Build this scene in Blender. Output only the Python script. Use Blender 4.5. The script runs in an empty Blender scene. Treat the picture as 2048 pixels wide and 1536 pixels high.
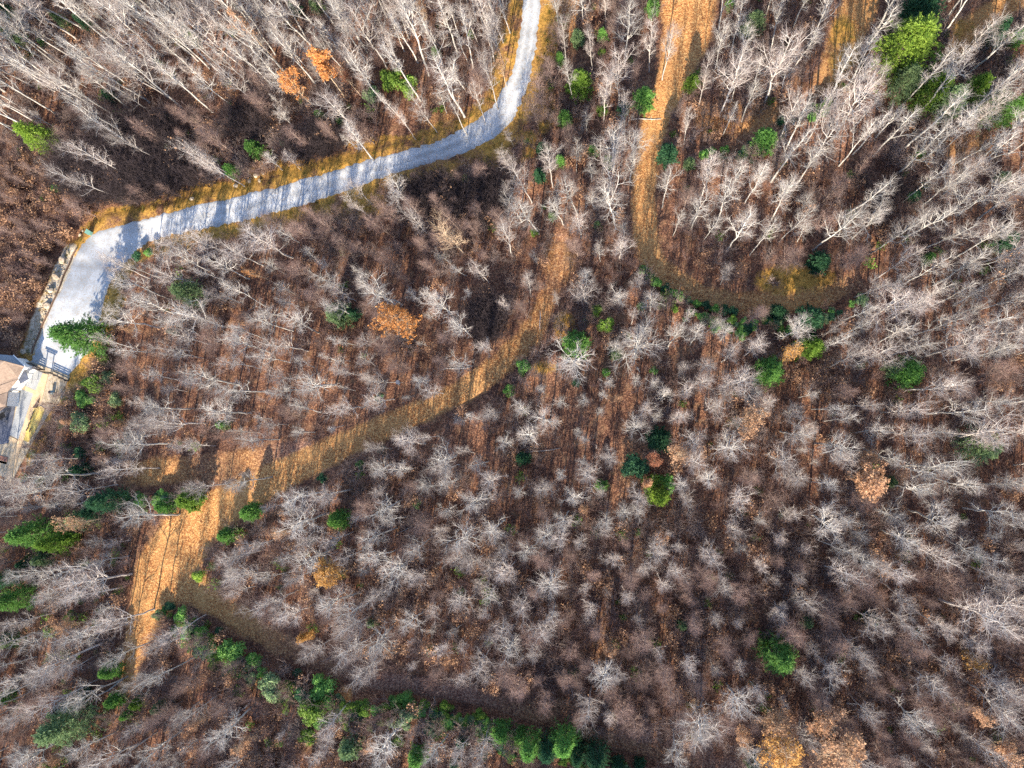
import bpy, math, random
import numpy as np
from mathutils import Vector, Matrix

# ------------------------------------------------------------------ camera, light, exposure
scene = bpy.context.scene
F_PX = 1460.0; W_PX, H_PX = 2048.0, 1536.0
NAD = (1240.0, 870.0)                       # where straight down falls in the photograph
CAM_H = 110.0
cam_d = bpy.data.cameras.new('camera'); cam = bpy.data.objects.new('camera', cam_d)
scene.collection.objects.link(cam); scene.camera = cam
cam_d.sensor_width = 36.0; cam_d.lens = 36.0 * F_PX / W_PX
cam_d.clip_start = 1.0; cam_d.clip_end = 4000.0
_down = Vector(((NAD[0]-W_PX/2)/F_PX, -(NAD[1]-H_PX/2)/F_PX, -1)).normalized()
_q = _down.rotation_difference(Vector((0, 0, -1)))
cam.rotation_mode = 'QUATERNION'; cam.rotation_quaternion = _q
cam.location = (0, 0, CAM_H)
RM = np.array(_q.to_matrix()); CAM = np.array((0.0, 0.0, CAM_H))

SUN_EL, SUN_AZ = math.radians(30), math.radians(7)     # light travels to +Y, a little to +X
world = bpy.data.worlds.new('World'); scene.world = world; world.use_nodes = True
wn = world.node_tree.nodes; wl = world.node_tree.links
bg = wn['Background']; sky = wn.new('ShaderNodeTexSky'); sky.sky_type = 'NISHITA'
sky.sun_disc = False; sky.sun_elevation = SUN_EL; sky.sun_rotation = math.radians(187)
sky.altitude = 900
wl.new(sky.outputs[0], bg.inputs[0]); bg.inputs[1].default_value = 0.15
sun_d = bpy.data.lights.new('sun', 'SUN'); sun = bpy.data.objects.new('sun', sun_d)
scene.collection.objects.link(sun)
sun_d.energy = 5.0; sun_d.angle = math.radians(0.55); sun_d.color = (1.0, 0.88, 0.70)
_ld = Vector((math.sin(SUN_AZ)*math.cos(SUN_EL), math.cos(SUN_AZ)*math.cos(SUN_EL), -math.sin(SUN_EL)))
sun.rotation_mode = 'QUATERNION'; sun.rotation_quaternion = Vector((0, 0, -1)).rotation_difference(_ld)
scene.view_settings.view_transform = 'Standard'; scene.view_settings.look = 'None'
scene.view_settings.gamma = 1; scene.view_settings.use_curve_mapping = False
scene.view_settings.exposure = 1.62
scene.cycles.use_denoising = False; scene.cycles.max_bounces = 5; scene.cycles.diffuse_bounces = 3; scene.cycles.transparent_max_bounces = 4

rng = np.random.default_rng(11)
random.seed(5)
col = scene.collection

# ------------------------------------------------------------------ maths helpers
def sstep(a, b, x):
    t = np.clip((x-a)/(b-a), 0, 1); return t*t*(3-2*t)

def _hash(ix, iy, s):
    n = (ix*374761393 + iy*668265263 + s*974634777) & 0x7fffffff
    n = ((n ^ (n >> 13))*1274126177) & 0x7fffffff
    return ((n ^ (n >> 16)) & 0xffff)/65535.0
def vnoise(x, y, s=0):
    ix = np.floor(x).astype(np.int64); iy = np.floor(y).astype(np.int64)
    fx = x-ix; fy = y-iy; fx = fx*fx*(3-2*fx); fy = fy*fy*(3-2*fy)
    a = _hash(ix, iy, s); b = _hash(ix+1, iy, s); c = _hash(ix, iy+1, s); d = _hash(ix+1, iy+1, s)
    return (a*(1-fx)+b*fx)*(1-fy)+(c*(1-fx)+d*fx)*fy
def fbm(x, y, s=0, o=3):
    r = 0; a = 1; t = 0
    for i in range(o):
        r = r+a*vnoise(x*2**i, y*2**i, s+i); t += a; a *= .5
    return r/t-.5

def ray(px, py):
    d = RM @ np.array(((px-W_PX/2)/F_PX, -(py-H_PX/2)/F_PX, -1.0)); return d/np.linalg.norm(d)
_d = ray(60, 775); YC = (CAM+_d*(-CAM[2]/_d[2]))[:2]
def base_h(x, y):
    k = sstep(27, 13, np.hypot((x-YC[0])/1.15, y-YC[1]))          # the house pad and the lower drive are level
    return (-0.095*y + 2.2*fbm(x/34, y/34, 3) + .5*fbm(x/9, y/9, 8))*(1-k)+k*(-.6)
def hit(px, py, hf, dz=0.0):
    d = ray(px, py); z = 0.0
    for _ in range(14):
        t = (z-CAM[2])/d[2]; p = CAM+t*d
        z = float(hf(np.array([p[0]]), np.array([p[1]]))[0])+dz
    t = (z-CAM[2])/d[2]; return CAM+t*d
def project(x, y, z):
    P = np.stack([np.asarray(x, float), np.asarray(y, float), np.asarray(z, float)-CAM_H], -1) @ RM
    return W_PX/2+F_PX*P[..., 0]/-P[..., 2], H_PX/2-F_PX*P[..., 1]/-P[..., 2]

# ------------------------------------------------------------------ layout traced from the photograph (2048 px frame)
ROAD_E = [((1044,-60),(1086,-60)),((1044,20),(1082,20)),((1040,60),(1078,60)),((1032,110),(1070,115)),((1020,150),(1060,160)),
 ((1005,180),(1048,195)),((985,212),(1035,225)),((955,240),(1008,262)),((915,264),(960,292)),((868,285),(900,316)),
 ((800,303),(820,338)),((740,319),(755,358)),((680,338),(695,382)),((600,361),(615,408)),((540,377),(560,425)),
 ((470,394),(490,441)),((400,409),(420,456)),((330,427),(350,469)),((270,444),(312,478)),((235,452),(282,492)),
 ((205,458),(265,508)),((180,474),(246,528)),((155,497),(230,556)),((139,535),(216,590)),((122,570),(207,624)),
 ((105,605),(203,650)),((90,640),(195,675)),((77,678),(182,705)),((66,706),(160,726)),((59,722),(140,752))]
TRACKS = {   # name: list of (px, py, half width px)
 'sandy': [(1385,-60,60),(1376,0,60),(1378,50,54),(1362,110,44),(1345,160,34),(1325,210,28),(1302,270,24),(1292,330,24),(1286,400,25),
           (1290,465,25),(1305,520,24),(1345,562,24),(1410,595,24),(1480,608,24),(1560,602,26),(1640,590,26),(1700,565,22)],
 'upper': [(1380,325,14),(1450,296,18),(1520,262,20),(1600,215,22),(1660,150,26),(1690,80,34),(1720,10,36),(1740,-60,36)],
 'corner': [(1900,120,20),(1950,50,26),(2020,5,26),(2100,-40,26)],
 'middle': [(1125,480,14),(1110,560,18),(1085,620,22),(1060,670,26),(1005,728,26),(930,780,26),(850,818,26),(760,858,28),(680,892,28),
            (600,932,32),(530,965,34),(470,1000,38),(415,1035,48),(365,1085,60),(325,1150,64),(300,1215,48),(278,1275,34),(262,1330,26),(255,1375,20)],
 'ledge': [(205,955,20),(300,945,30),(400,935,34),(500,925,34),(600,905,30)],
 'lower': [(345,1150,40),(410,1190,32),(480,1238,28),(560,1288,24),(660,1334,20),(760,1362,17),(870,1380,15),(980,1400,15),
           (1060,1428,15),(1150,1462,15),(1250,1490,15),(1350,1512,15),(1450,1534,14),(1560,1556,18)],
}
BANKS = [    # the cut on the uphill (lower) side of each track: points, height
 ([(1010,790),(930,830),(850,868),(760,905),(690,940),(620,985),(560,1030),(510,1070)], 1.5),
 ([(1272,540),(1310,580),(1380,620),(1450,640),(1560,640),(1660,622),(1730,590)], 2.0),
 ([(1420,330),(1490,300),(1560,268),(1640,210),(1690,150)], 1.6),
 ([(330,1205),(390,1240),(450,1285),(520,1328),(620,1374),(740,1398),(860,1412),(960,1432),(1060,1465),(1150,1500),(1260,1530),(1400,1560)], 2.4),
 ([(200,990),(300,985),(400,985)], 1.2),
 ([(1120,690),(1075,720),(1030,760)], 1.2),
]
STR = {'sandy': [1,1,1,1,1,1,.95,.9,.85,.8,.75,.7,.68,.68,.72,.7,.6], 'upper': [.4,.6,.6,.55,.7,.75,.8,.8], 'corner': [.8]*4,  # strength per point; shaded stretches painted weaker, lit ones stronger
       'middle': [.5,.6,.68,.7,.72,.72,.74,.76,.78,.82,.88,.95,1.1,1.2,1.2,1.1,.9,.75,.7], 'ledge': [.5,.75,.6,.65,.5], 'lower': [.95,.85,.7,.62,.58,.54,.5,.55,.6,.6,.6,.6,.55,.5]}
WP = lambda pts: np.array([hit(p[0], p[1], base_h)[:2] for p in pts])
road_l = WP([e[0] for e in ROAD_E]); road_r = WP([e[1] for e in ROAD_E])
road_c = (road_l+road_r)/2; road_w = np.linalg.norm(road_l-road_r, axis=1)/2
tracks_w = {k: (WP(v), np.array([q[2] for q in v])/13.4) for k, v in TRACKS.items()}
banks_w = [(WP(v), h) for v, h in BANKS]

def poly_dist(x, y, P, w=None):
    best = np.full(x.shape, 1e9); bw = np.zeros(x.shape); sg = np.zeros(x.shape); tt = np.zeros(x.shape)
    bx = np.zeros(x.shape); by = np.zeros(x.shape); n = len(P)-1
    for i in range(n):
        ax, ay = P[i]; dx, dy = P[i+1]-P[i]; L2 = dx*dx+dy*dy
        t = np.clip(((x-ax)*dx+(y-ay)*dy)/L2, 0, 1)
        qx = ax+t*dx; qy = ay+t*dy; d = np.hypot(x-qx, y-qy); m = d < best
        best = np.where(m, d, best); tt = np.where(m, i+t, tt); bx = np.where(m, qx, bx); by = np.where(m, qy, by)
        sg = np.where(m, np.sign(dx*(y-ay)-dy*(x-ax)), sg)
        if w is not None: bw = np.where(m, w[i]*(1-t)+w[i+1]*t, bw)
    return best, bw, sg, tt/n, bx, by

def ground_h(x, y):
    x = np.asarray(x, float); y = np.asarray(y, float)
    h = base_h(x, y)
    near = (np.abs(x+20) < 115) & (np.abs(y) < 100)
    if not near.any(): return h
    xs, ys, hs = x[near], y[near], h[near]
    for P, H in banks_w:
        d, _, sg, t, _, _ = poly_dist(xs, ys, P)
        fwd = 1 if (P[-1][0]-P[0][0]) > 0 else -1
        s = -sg*fwd*d                                        # positive on the lower side of the picture
        end = sstep(0, .08, t)*sstep(1, .92, t)
        hs = hs+H*sstep(-1.0, .7, s)*np.exp(-np.maximum(s, 0)/8)*end*(.85+.5*fbm(xs/3, ys/3, 21))
    for P, w in tracks_w.values():
        d, bw, _, _, bx, by = poly_dist(xs, ys, P, w)
        k = sstep(bw+1.2, bw*.5, d); hs = hs*(1-k)+(base_h(bx, by)-.15)*k
    d, bw, _, _, bx, by = poly_dist(xs, ys, road_c, road_w)
    k = sstep(bw+2.2, bw+.3, d); hs = hs*(1-k)+base_h(bx, by)*k
    h = h.copy(); h[near] = hs
    return h
def road_dist(x, y):
    d, bw, sg, t, _, _ = poly_dist(x, y, road_c, road_w); return d-bw, sg, t

def ellipse(x, y, px, py, rx, ry, soft=.35):
    c = hit(px, py, base_h); return sstep(1+soft, 1-soft, np.hypot((x-c[0])/(rx/13.4), (y-c[1])/(ry/13.4)))
GRASS = [(700,405,85,40),(990,315,60,26),(1090,200,22,90),(1000,130,24,90),(820,285,150,22),(600,335,140,24),(420,380,120,20),(240,425,70,16),
         (1130,655,24,36),(1090,735,26,16),(1590,560,75,34),(1690,110,34,90),(1100,60,18,100),(1040,290,40,40),(1930,60,25,30),(1600,575,40,16),
         (115,560,16,60),(150,500,16,24),(80,860,18,50),(62,900,14,40),(100,820,14,40)]
def masks(x, y):
    x = np.asarray(x, float); y = np.asarray(y, float)
    tr = np.zeros(x.shape); gr = np.zeros(x.shape); shade_tr = np.zeros(x.shape)
    wob = .9*fbm(x/1.7, y/1.7, 40)
    for k, (P, w) in tracks_w.items():
        d, bw, _, tt, _, _ = poly_dist(x, y, P, w); st = np.interp(tt*(len(P)-1), np.arange(len(P)), STR[k])
        m_ = sstep(bw*1.25+.3, bw*.65, d+wob); w_ = sstep(.36, .80, st); tr = np.maximum(tr, st*w_*m_); shade_tr = np.maximum(shade_tr, (1-w_)*m_)
    for px_, py_, rx_, ry_, a_ in ((1125,25,55,70,.8),(1490,235,110,45,.55),(1120,520,44,60,.5),(1930,300,60,60,.45),(450,950,240,34,.35),(60,560,90,190,.25),(1000,60,24,70,.5),(900,240,80,26,.5),(545,1360,22,14,.9),(690,1392,20,18,.9),(1625,605,40,10,.8),(1290,480,40,60,.4),(1200,1290,50,70,.3)):
        tr = np.maximum(tr, a_*ellipse(x, y, px_, py_, rx_, ry_, .6))
    rd, _, rt = road_dist(x, y)
    gr = np.maximum(gr, .9*sstep(4.2, 1.2, rd+1.8*wob))
    for e in GRASS: gr = np.maximum(gr, ellipse(x, y, *e))
    gr = gr*np.clip(.65+1.3*fbm(x/2.3, y/2.3, 60), 0, 1)
    pale = ellipse(x, y, 105, 780, 30, 36)
    d1 = poly_dist(x, y, WP([(140,505),(118,555),(98,600),(82,640),(66,690)]))[0]
    pale = np.maximum(pale, sstep(2.2, .9, d1+wob))
    return tr, gr, pale, shade_tr

# ------------------------------------------------------------------ material helpers
def new_mat(name):
    m = bpy.data.materials.new(name); m.use_nodes = True
    nt = m.node_tree; b = nt.nodes['Principled BSDF']; b.inputs['Roughness'].default_value = .85
    b.inputs['Specular IOR Level'].default_value = .2
    return m, nt, b
def N(nt, t, **k):
    n = nt.nodes.new(t)
    for a, v in k.items():
        if a.startswith('i_'):
            n.inputs[a[2:].replace('_', ' ')].default_value = v
        else: setattr(n, a, v)
    return n
def ramp(nt, fac, stops):
    r = nt.nodes.new('ShaderNodeValToRGB'); e = r.color_ramp.elements
    while len(e) < len(stops): e.new(.5)
    for i, (p, c) in enumerate(stops): e[i].position = p; e[i].color = (*c, 1)
    nt.links.new(fac, r.inputs[0]); return r.outputs[0]
def mixc(nt, fac, a, b, blend='MIX'):
    m = nt.nodes.new('ShaderNodeMix'); m.data_type = 'RGBA'; m.blend_type = blend
    for s, v in ((m.inputs[0], fac), (m.inputs[6], a), (m.inputs[7], b)):
        if isinstance(v, (int, float)): s.default_value = v
        elif isinstance(v, tuple): s.default_value = (*v, 1)
        else: nt.links.new(v, s)
    return m.outputs[2]
def noise_mat(name, c1, c2, scale=3.0, rough=.85, vary=0.0, bump=0.0, coord='Object', c3=None):
    m, nt, b = new_mat(name); b.inputs['Roughness'].default_value = rough
    tc = N(nt, 'ShaderNodeTexCoord'); n = N(nt, 'ShaderNodeTexNoise', i_Scale=scale, i_Detail=5.0, i_Roughness=.6)
    nt.links.new(tc.outputs[coord], n.inputs['Vector'])
    c = ramp(nt, n.outputs[0], [(.3, c1), (.7, c2)] if c3 is None else [(.28, c1), (.5, c2), (.72, c3)])
    if vary:
        oi = N(nt, 'ShaderNodeObjectInfo')
        mr = N(nt, 'ShaderNodeMapRange'); mr.inputs[3].default_value = 1-vary; mr.inputs[4].default_value = 1+vary
        nt.links.new(oi.outputs['Random'], mr.inputs[0])
        hsv = N(nt, 'ShaderNodeHueSaturation'); nt.links.new(c, hsv.inputs['Color']); nt.links.new(mr.outputs[0], hsv.inputs['Value']); c = hsv.outputs[0]
    nt.links.new(c, b.inputs['Base Color'])
    if bump:
        bp = N(nt, 'ShaderNodeBump', i_Strength=bump, i_Distance=.05); nt.links.new(n.outputs[0], bp.inputs['Height']); nt.links.new(bp.outputs[0], b.inputs['Normal'])
    return m

def ground_material():
    m, nt, b = new_mat('leaf_litter'); b.inputs['Roughness'].default_value = .95; b.inputs['Specular IOR Level'].default_value = .05
    L = nt.links.new
    tc = N(nt, 'ShaderNodeTexCoord'); P = tc.outputs['Object']
    big = N(nt, 'ShaderNodeTexNoise', i_Scale=.22, i_Detail=4.0); L(P, big.inputs['Vector'])
    med = N(nt, 'ShaderNodeTexNoise', i_Scale=2.4, i_Detail=6.0, i_Roughness=.7); L(P, med.inputs['Vector'])
    vor = N(nt, 'ShaderNodeTexVoronoi', i_Scale=7.5); L(P, vor.inputs['Vector'])
    vs = N(nt, 'ShaderNodeSeparateColor'); L(vor.outputs['Color'], vs.inputs[0])
    litter = ramp(nt, vs.outputs[0], [(0, (.055, .030, .025)), (.35, (.115, .062, .045)), (.7, (.200, .110, .070)), (1, (.37, .225, .145))])
    lit2 = ramp(nt, big.outputs[0], [(.35, (.60, .52, .54)), (.65, (1.15, 1.0, .90))])
    litter = mixc(nt, 1.0, litter, lit2, 'MULTIPLY')
    mid = N(nt, 'ShaderNodeTexNoise', i_Scale=.75, i_Detail=5.0, i_Roughness=.65); L(P, mid.inputs['Vector'])
    litter = mixc(nt, ramp(nt, mid.outputs[0], [(.50, (0, 0, 0)), (.66, (.75, .75, .75))]), litter, mixc(nt, .5, litter, (.33, .20, .11)))
    litter = mixc(nt, ramp(nt, mid.outputs[0], [(.36, (.8, .8, .8)), (.47, (0, 0, 0))]), litter, mixc(nt, .55, litter, (.050, .038, .034)))
    track = ramp(nt, vs.outputs[0], [(0, (.16, .062, .027)), (.3, (.32, .137, .054)), (.7, (.49, .245, .088)), (1, (.64, .40, .175))])
    sand = ramp(nt, med.outputs[0], [(.4, (.42, .20, .075)), (.62, (.58, .36, .15))])
    track = mixc(nt, ramp(nt, big.outputs[0], [(.45, (0, 0, 0)), (.65, (.5, .5, .5))]), track, sand)
    grass = ramp(nt, med.outputs[0], [(.28, (.10, .095, .02)), (.42, (.31, .17, .042)), (.58, (.47, .26, .062)), (.75, (.55, .35, .11))])
    pale = ramp(nt, med.outputs[0], [(.35, (.30, .23, .14)), (.65, (.55, .50, .42))])
    at = N(nt, 'ShaderNodeAttribute', attribute_name='cover'); sp = N(nt, 'ShaderNodeSeparateColor'); L(at.outputs['Color'], sp.inputs[0])
    def edge(s):                                 # break the soft masks up with the noise
        a = N(nt, 'ShaderNodeMath', operation='MULTIPLY_ADD'); L(med.outputs[0], a.inputs[0]); a.inputs[1].default_value = .9; L(s, a.inputs[2])
        r = N(nt, 'ShaderNodeMapRange'); r.inputs[1].default_value = .70; r.inputs[2].default_value = 1.15; L(a.outputs[0], r.inputs[0]); return r.outputs[0]
    track_shade = ramp(nt, vs.outputs[0], [(0, (.085, .040, .032)), (.35, (.17, .087, .064)), (.7, (.26, .145, .10)), (1, (.38, .235, .165))])  # tone for shaded track stretches, the shade put into the colour
    c = mixc(nt, edge(at.outputs['Alpha']), litter, track_shade)
    c = mixc(nt, edge(sp.outputs[0]), c, track)
    c = mixc(nt, edge(sp.outputs[1]), c, grass)
    c = mixc(nt, edge(sp.outputs[2]), c, pale)
    L(c, b.inputs['Base Color'])
    bp = N(nt, 'ShaderNodeBump', i_Strength=.7, i_Distance=.06); L(vs.outputs[1], bp.inputs['Height']); L(bp.outputs[0], b.inputs['Normal'])
    return m
M = {}
M['ground'] = ground_material()

def gravel_mat():
    m, nt, b = new_mat('pale_gravel'); L = nt.links.new
    tc = N(nt, 'ShaderNodeTexCoord'); P = tc.outputs['Object']
    n1 = N(nt, 'ShaderNodeTexNoise', i_Scale=.35, i_Detail=5.0); n2 = N(nt, 'ShaderNodeTexNoise', i_Scale=7.0, i_Detail=6.0, i_Roughness=.75)
    L(P, n1.inputs['Vector']); L(P, n2.inputs['Vector'])
    c = ramp(nt, n2.outputs[0], [(.3, (.22, .24, .265)), (.55, (.34, .365, .395)), (.75, (.47, .49, .52))])
    c = mixc(nt, .55, c, ramp(nt, n1.outputs[0], [(.38, (.27, .275, .28)), (.6, (.46, .475, .50))]))
    # wheel tracks worn along the road
    at = N(nt, 'ShaderNodeAttribute', attribute_name='cover'); sp = N(nt, 'ShaderNodeSeparateColor'); L(at.outputs['Color'], sp.inputs[0])
    c = mixc(nt, sp.outputs[0], c, (.54, .55, .565))
    ed = N(nt, 'ShaderNodeMath', operation='MULTIPLY_ADD'); L(n2.outputs[0], ed.inputs[0]); ed.inputs[1].default_value = .9; L(sp.outputs[1], ed.inputs[2])
    er = N(nt, 'ShaderNodeMapRange'); er.inputs[1].default_value = .75; er.inputs[2].default_value = 1.1; L(ed.outputs[0], er.inputs[0])
    c = mixc(nt, er.outputs[0], c, (.33, .22, .10))
    vo = N(nt, 'ShaderNodeTexVoronoi', i_Scale=7.0); L(P, vo.inputs['Vector']); vs = N(nt, 'ShaderNodeSeparateColor'); L(vo.outputs['Color'], vs.inputs[0])
    n3 = N(nt, 'ShaderNodeTexNoise', i_Scale=.9, i_Detail=4.0); L(P, n3.inputs['Vector'])
    lf = N(nt, 'ShaderNodeMath', operation='MULTIPLY_ADD'); L(n3.outputs[0], lf.inputs[0]); lf.inputs[1].default_value = .5; L(vs.outputs[0], lf.inputs[2])
    c = mixc(nt, ramp(nt, lf.outputs[0], [(.97, (0, 0, 0)), (1.0, (.38, .38, .38))]), c, (.27, .19, .11))
    L(c, b.inputs['Base Color'])
    bp = N(nt, 'ShaderNodeBump', i_Strength=.4, i_Distance=.04); L(n2.outputs[0], bp.inputs['Height']); L(bp.outputs[0], b.inputs['Normal'])
    return m
M['gravel'] = gravel_mat()
M['bark_white'] = noise_mat('pale_bark', (.24, .22, .20), (.52, .495, .46), 1.2, vary=.22)
M['bark_grey'] = noise_mat('grey_bark', (.26, .23, .21), (.50, .46, .43), 1.2, vary=.22)
M['bark_brown'] = noise_mat('brown_bark', (.17, .12, .10), (.33, .25, .21), 1.2, vary=.2)
M['bark_tan'] = noise_mat('tan_bark', (.33, .24, .16), (.56, .44, .31), 1.2, vary=.15)
M['twig_white'] = noise_mat('pale_twigs', (.20, .165, .15), (.37, .32, .30), .6, vary=.32)
M['twig_grey'] = noise_mat('grey_twigs', (.18, .135, .12), (.33, .265, .245), .6, vary=.32)
M['twig_brown'] = noise_mat('brown_twigs', (.125, .075, .068), (.27, .18, .155), .6, vary=.25)
M['twig_dark'] = noise_mat('dark_twigs', (.035, .028, .032), (.09, .065, .065), .6, vary=.25)
M['twig_tan'] = noise_mat('tan_twigs', (.26, .16, .10), (.42, .28, .18), .6, vary=.2)
def leaf_mat(name, c1, c2, c3, vary=.2, tr=.0):
    m = noise_mat(name, c1, c2, 1.6, .6, vary, c3=c3); nt = m.node_tree; b = nt.nodes['Principled BSDF']   # thin leaves let some light through
    t = nt.nodes.new('ShaderNodeBsdfTranslucent'); nt.links.new(b.inputs['Base Color'].links[0].from_socket, t.inputs[0])
    mx = nt.nodes.new('ShaderNodeMixShader'); mx.inputs[0].default_value = .38; nt.links.new(b.outputs[0], mx.inputs[1]); nt.links.new(t.outputs[0], mx.inputs[2])
    nt.links.new(mx.outputs[0], nt.nodes['Material Output'].inputs['Surface'])
    return m
M['green'] = leaf_mat('green_needles', (.07, .16, .045), (.15, .33, .075), (.27, .46, .11))
M['lime'] = leaf_mat('lime_needles', (.10, .19, .03), (.23, .35, .05), (.38, .50, .09))
M['dark'] = leaf_mat('blue_green_needles', (.022, .07, .04), (.05, .14, .07), (.10, .22, .09))
M['pale'] = leaf_mat('pale_green_needles', (.10, .17, .08), (.19, .28, .13), (.29, .38, .18))
M['bushy'] = leaf_mat('yellow_green_leaves', (.07, .13, .02), (.15, .26, .04), (.27, .38, .07))
M['orange'] = leaf_mat('orange_leaves', (.30, .11, .035), (.52, .23, .075), (.68, .36, .13))
M['tan'] = leaf_mat('tan_leaves', (.28, .15, .085), (.46, .27, .16), (.60, .38, .23))
M['gold'] = leaf_mat('golden_leaves', (.30, .15, .04), (.50, .27, .08), (.62, .38, .15))
M['rust'] = leaf_mat('rust_leaves', (.14, .055, .035), (.26, .11, .065), (.38, .18, .11))

# ------------------------------------------------------------------ mesh helpers
def mesh_np(name, verts, faces_list, mats, mat_ids=None, smooth=False):
    """faces_list: list of int arrays [n,k]; mat_ids: material index per array."""
    me = bpy.data.meshes.new(name)
    v = np.asarray(verts, np.float32); me.vertices.add(len(v)); me.vertices.foreach_set('co', v.ravel())
    tot = sum(f.size for f in faces_list); nf = sum(len(f) for f in faces_list)
    me.loops.add(tot); me.polygons.add(nf)
    me.loops.foreach_set('vertex_index', np.concatenate([f.ravel() for f in faces_list]).astype(np.int32))
    sizes = np.concatenate([np.full(len(f), f.shape[1]) for f in faces_list])
    me.polygons.foreach_set('loop_start', np.concatenate([[0], np.cumsum(sizes)[:-1]]).astype(np.int32))
    ids = np.concatenate([np.full(len(f), (mat_ids[i] if mat_ids else 0)) for i, f in enumerate(faces_list)])
    me.polygons.foreach_set('material_index', ids.astype(np.int32))
    if smooth: me.polygons.foreach_set('use_smooth', np.ones(nf, bool))
    for m in mats: me.materials.append(m)
    me.update(calc_edges=True); return me
def link(name, me, parent=None):
    o = bpy.data.objects.new(name, me); col.objects.link(o)
    if parent: o.parent = parent
    return o
def tag(o, label=None, cat=None, group=None, kind=None):
    if label: o['label'] = label
    if cat: o['category'] = cat
    if group: o['group'] = group
    if kind: o['kind'] = kind
    return o
def empty(name, loc, rz=0):
    o = bpy.data.objects.new(name, None); col.objects.link(o); o.location = loc; o.rotation_euler = (0, 0, rz)
    o.empty_display_size = .2; return o
def cover_attr(me, r, g, b, d=None):
    a = me.color_attributes.new('cover', 'FLOAT_COLOR', 'POINT')
    a.data.foreach_set('color', np.stack([r, g, b, np.ones_like(r) if d is None else d], -1).astype(np.float32).ravel())
class MB:
    """collects boxes, prisms, tubes and pieces into one mesh"""
    def __init__(s): s.v = []; s.f = []
    def add(s, vs, fs):
        k = len(s.v); s.v += [tuple(map(float, q)) for q in vs]; s.f += [tuple(i+k for i in f) for f in fs]; return s
    def box(s, c, size, rz=0, tilt=None):
        M3 = Matrix.Rotation(rz, 3, 'Z')
        if tilt is not None: M3 = M3 @ tilt
        vs = [Vector(c)+M3 @ Vector((sx*size[0]/2, sy*size[1]/2, sz*size[2]/2)) for sx in (-1, 1) for sy in (-1, 1) for sz in (-1, 1)]
        return s.add(vs, [(0,1,3,2),(4,6,7,5),(0,4,5,1),(2,3,7,6),(0,2,6,4),(1,5,7,3)])
    def beam(s, a, b, w, h):
        a, b = Vector(a), Vector(b); d = (b-a); L = d.length; d.normalize()
        u = Vector((0, 0, 1)); sd = d.cross(u)
        if sd.length < 1e-3: sd = Vector((1, 0, 0))
        sd.normalize(); u = sd.cross(d)
        vs = [p+sd*sx*w/2+u*sz*h/2 for p in (a, b) for sx in (-1, 1) for sz in (-1, 1)]
        return s.add(vs, [(0,1,3,2),(4,6,7,5),(0,4,5,1),(2,3,7,6),(0,2,6,4),(1,5,7,3)])
    def tube(s, pts, rs, n=8, cap=True):
        pts = [Vector(p) for p in pts]; rings = []
        for i, p in enumerate(pts):
            d = (pts[min(i+1, len(pts)-1)]-pts[max(i-1, 0)]).normalized()
            a = d.orthogonal().normalized() if abs(d.z) < .9 else Vector((1, 0, 0)).cross(d).normalized()
            b = d.cross(a); rings.append([p+(a*math.cos(2*math.pi*k/n)+b*math.sin(2*math.pi*k/n))*rs[i] for k in range(n)])
        vs = [q for r in rings for q in r]; fs = [(i*n+k, i*n+(k+1) % n, (i+1)*n+(k+1) % n, (i+1)*n+k) for i in range(len(pts)-1) for k in range(n)]
        if cap: fs += [tuple(range(n))[::-1], tuple((len(pts)-1)*n+k for k in range(n))]
        return s.add(vs, fs)
    def prism(s, poly, z0, z1):
        """poly: xy list; z0, z1 floats or lists"""
        n = len(poly); Z0 = z0 if hasattr(z0, '__len__') else [z0]*n; Z1 = z1 if hasattr(z1, '__len__') else [z1]*n
        ar = sum(poly[i][0]*poly[(i+1) % n][1]-poly[(i+1) % n][0]*poly[i][1] for i in range(n))
        idx = list(range(n)) if ar > 0 else list(range(n))[::-1]
        vs = [(poly[i][0], poly[i][1], Z0[i]) for i in idx]+[(poly[i][0], poly[i][1], Z1[i]) for i in idx]
        return s.add(vs, [tuple(range(n))[::-1], tuple(range(n, 2*n))]+[(i, (i+1) % n, n+(i+1) % n, n+i) for i in range(n)])
    def build(s, name, mat, parent=None, bevel=0, smooth=False, inv=True):
        me = bpy.data.meshes.new(name); me.from_pydata(s.v, [], s.f); me.materials.append(mat); me.update()
        if smooth: me.polygons.foreach_set('use_smooth', [True]*len(me.polygons))
        o = link(name, me)
        if parent:
            o.parent = parent
            if inv: o.matrix_parent_inverse = Matrix.Translation(parent.location).inverted()   # pieces are given in world coordinates
        if bevel:
            b = o.modifiers.new('b', 'BEVEL'); b.width = bevel; b.segments = 1
        return o

# ------------------------------------------------------------------ ground sheet to the horizon
def axis(a, b, step, out):
    core = np.arange(a, b+.01, step); lo = [a]; hi = [core[-1]]; s = step
    while lo[-1] > -out: s *= 1.25; lo.append(lo[-1]-s)
    s = step
    while hi[-1] < out: s *= 1.25; hi.append(hi[-1]+s)
    return np.concatenate([lo[1:][::-1], core, hi[1:]])
gx = axis(-104, 66, .36, 1500); gy = axis(-56, 76, .36, 1500)
X, Y = np.meshgrid(gx, gy); xf, yf = X.ravel(), Y.ravel()
Z = ground_h(xf, yf)
rd0 = road_dist(xf, yf)[0]; Z = Z+.05*fbm(xf/.8, yf/.8, 70)*(rd0 > .2)
ny, nx = X.shape; I = np.arange(nx*ny).reshape(ny, nx)
quads = np.stack([I[:-1, :-1], I[:-1, 1:], I[1:, 1:], I[1:, :-1]], -1).reshape(-1, 4)
gm = mesh_np('ground', np.stack([xf, yf, Z], -1), [quads], [M['ground']], smooth=True)
tr, gr, pl, shade_tr = masks(xf, yf); cover_attr(gm, tr, gr, pl, shade_tr)
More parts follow.
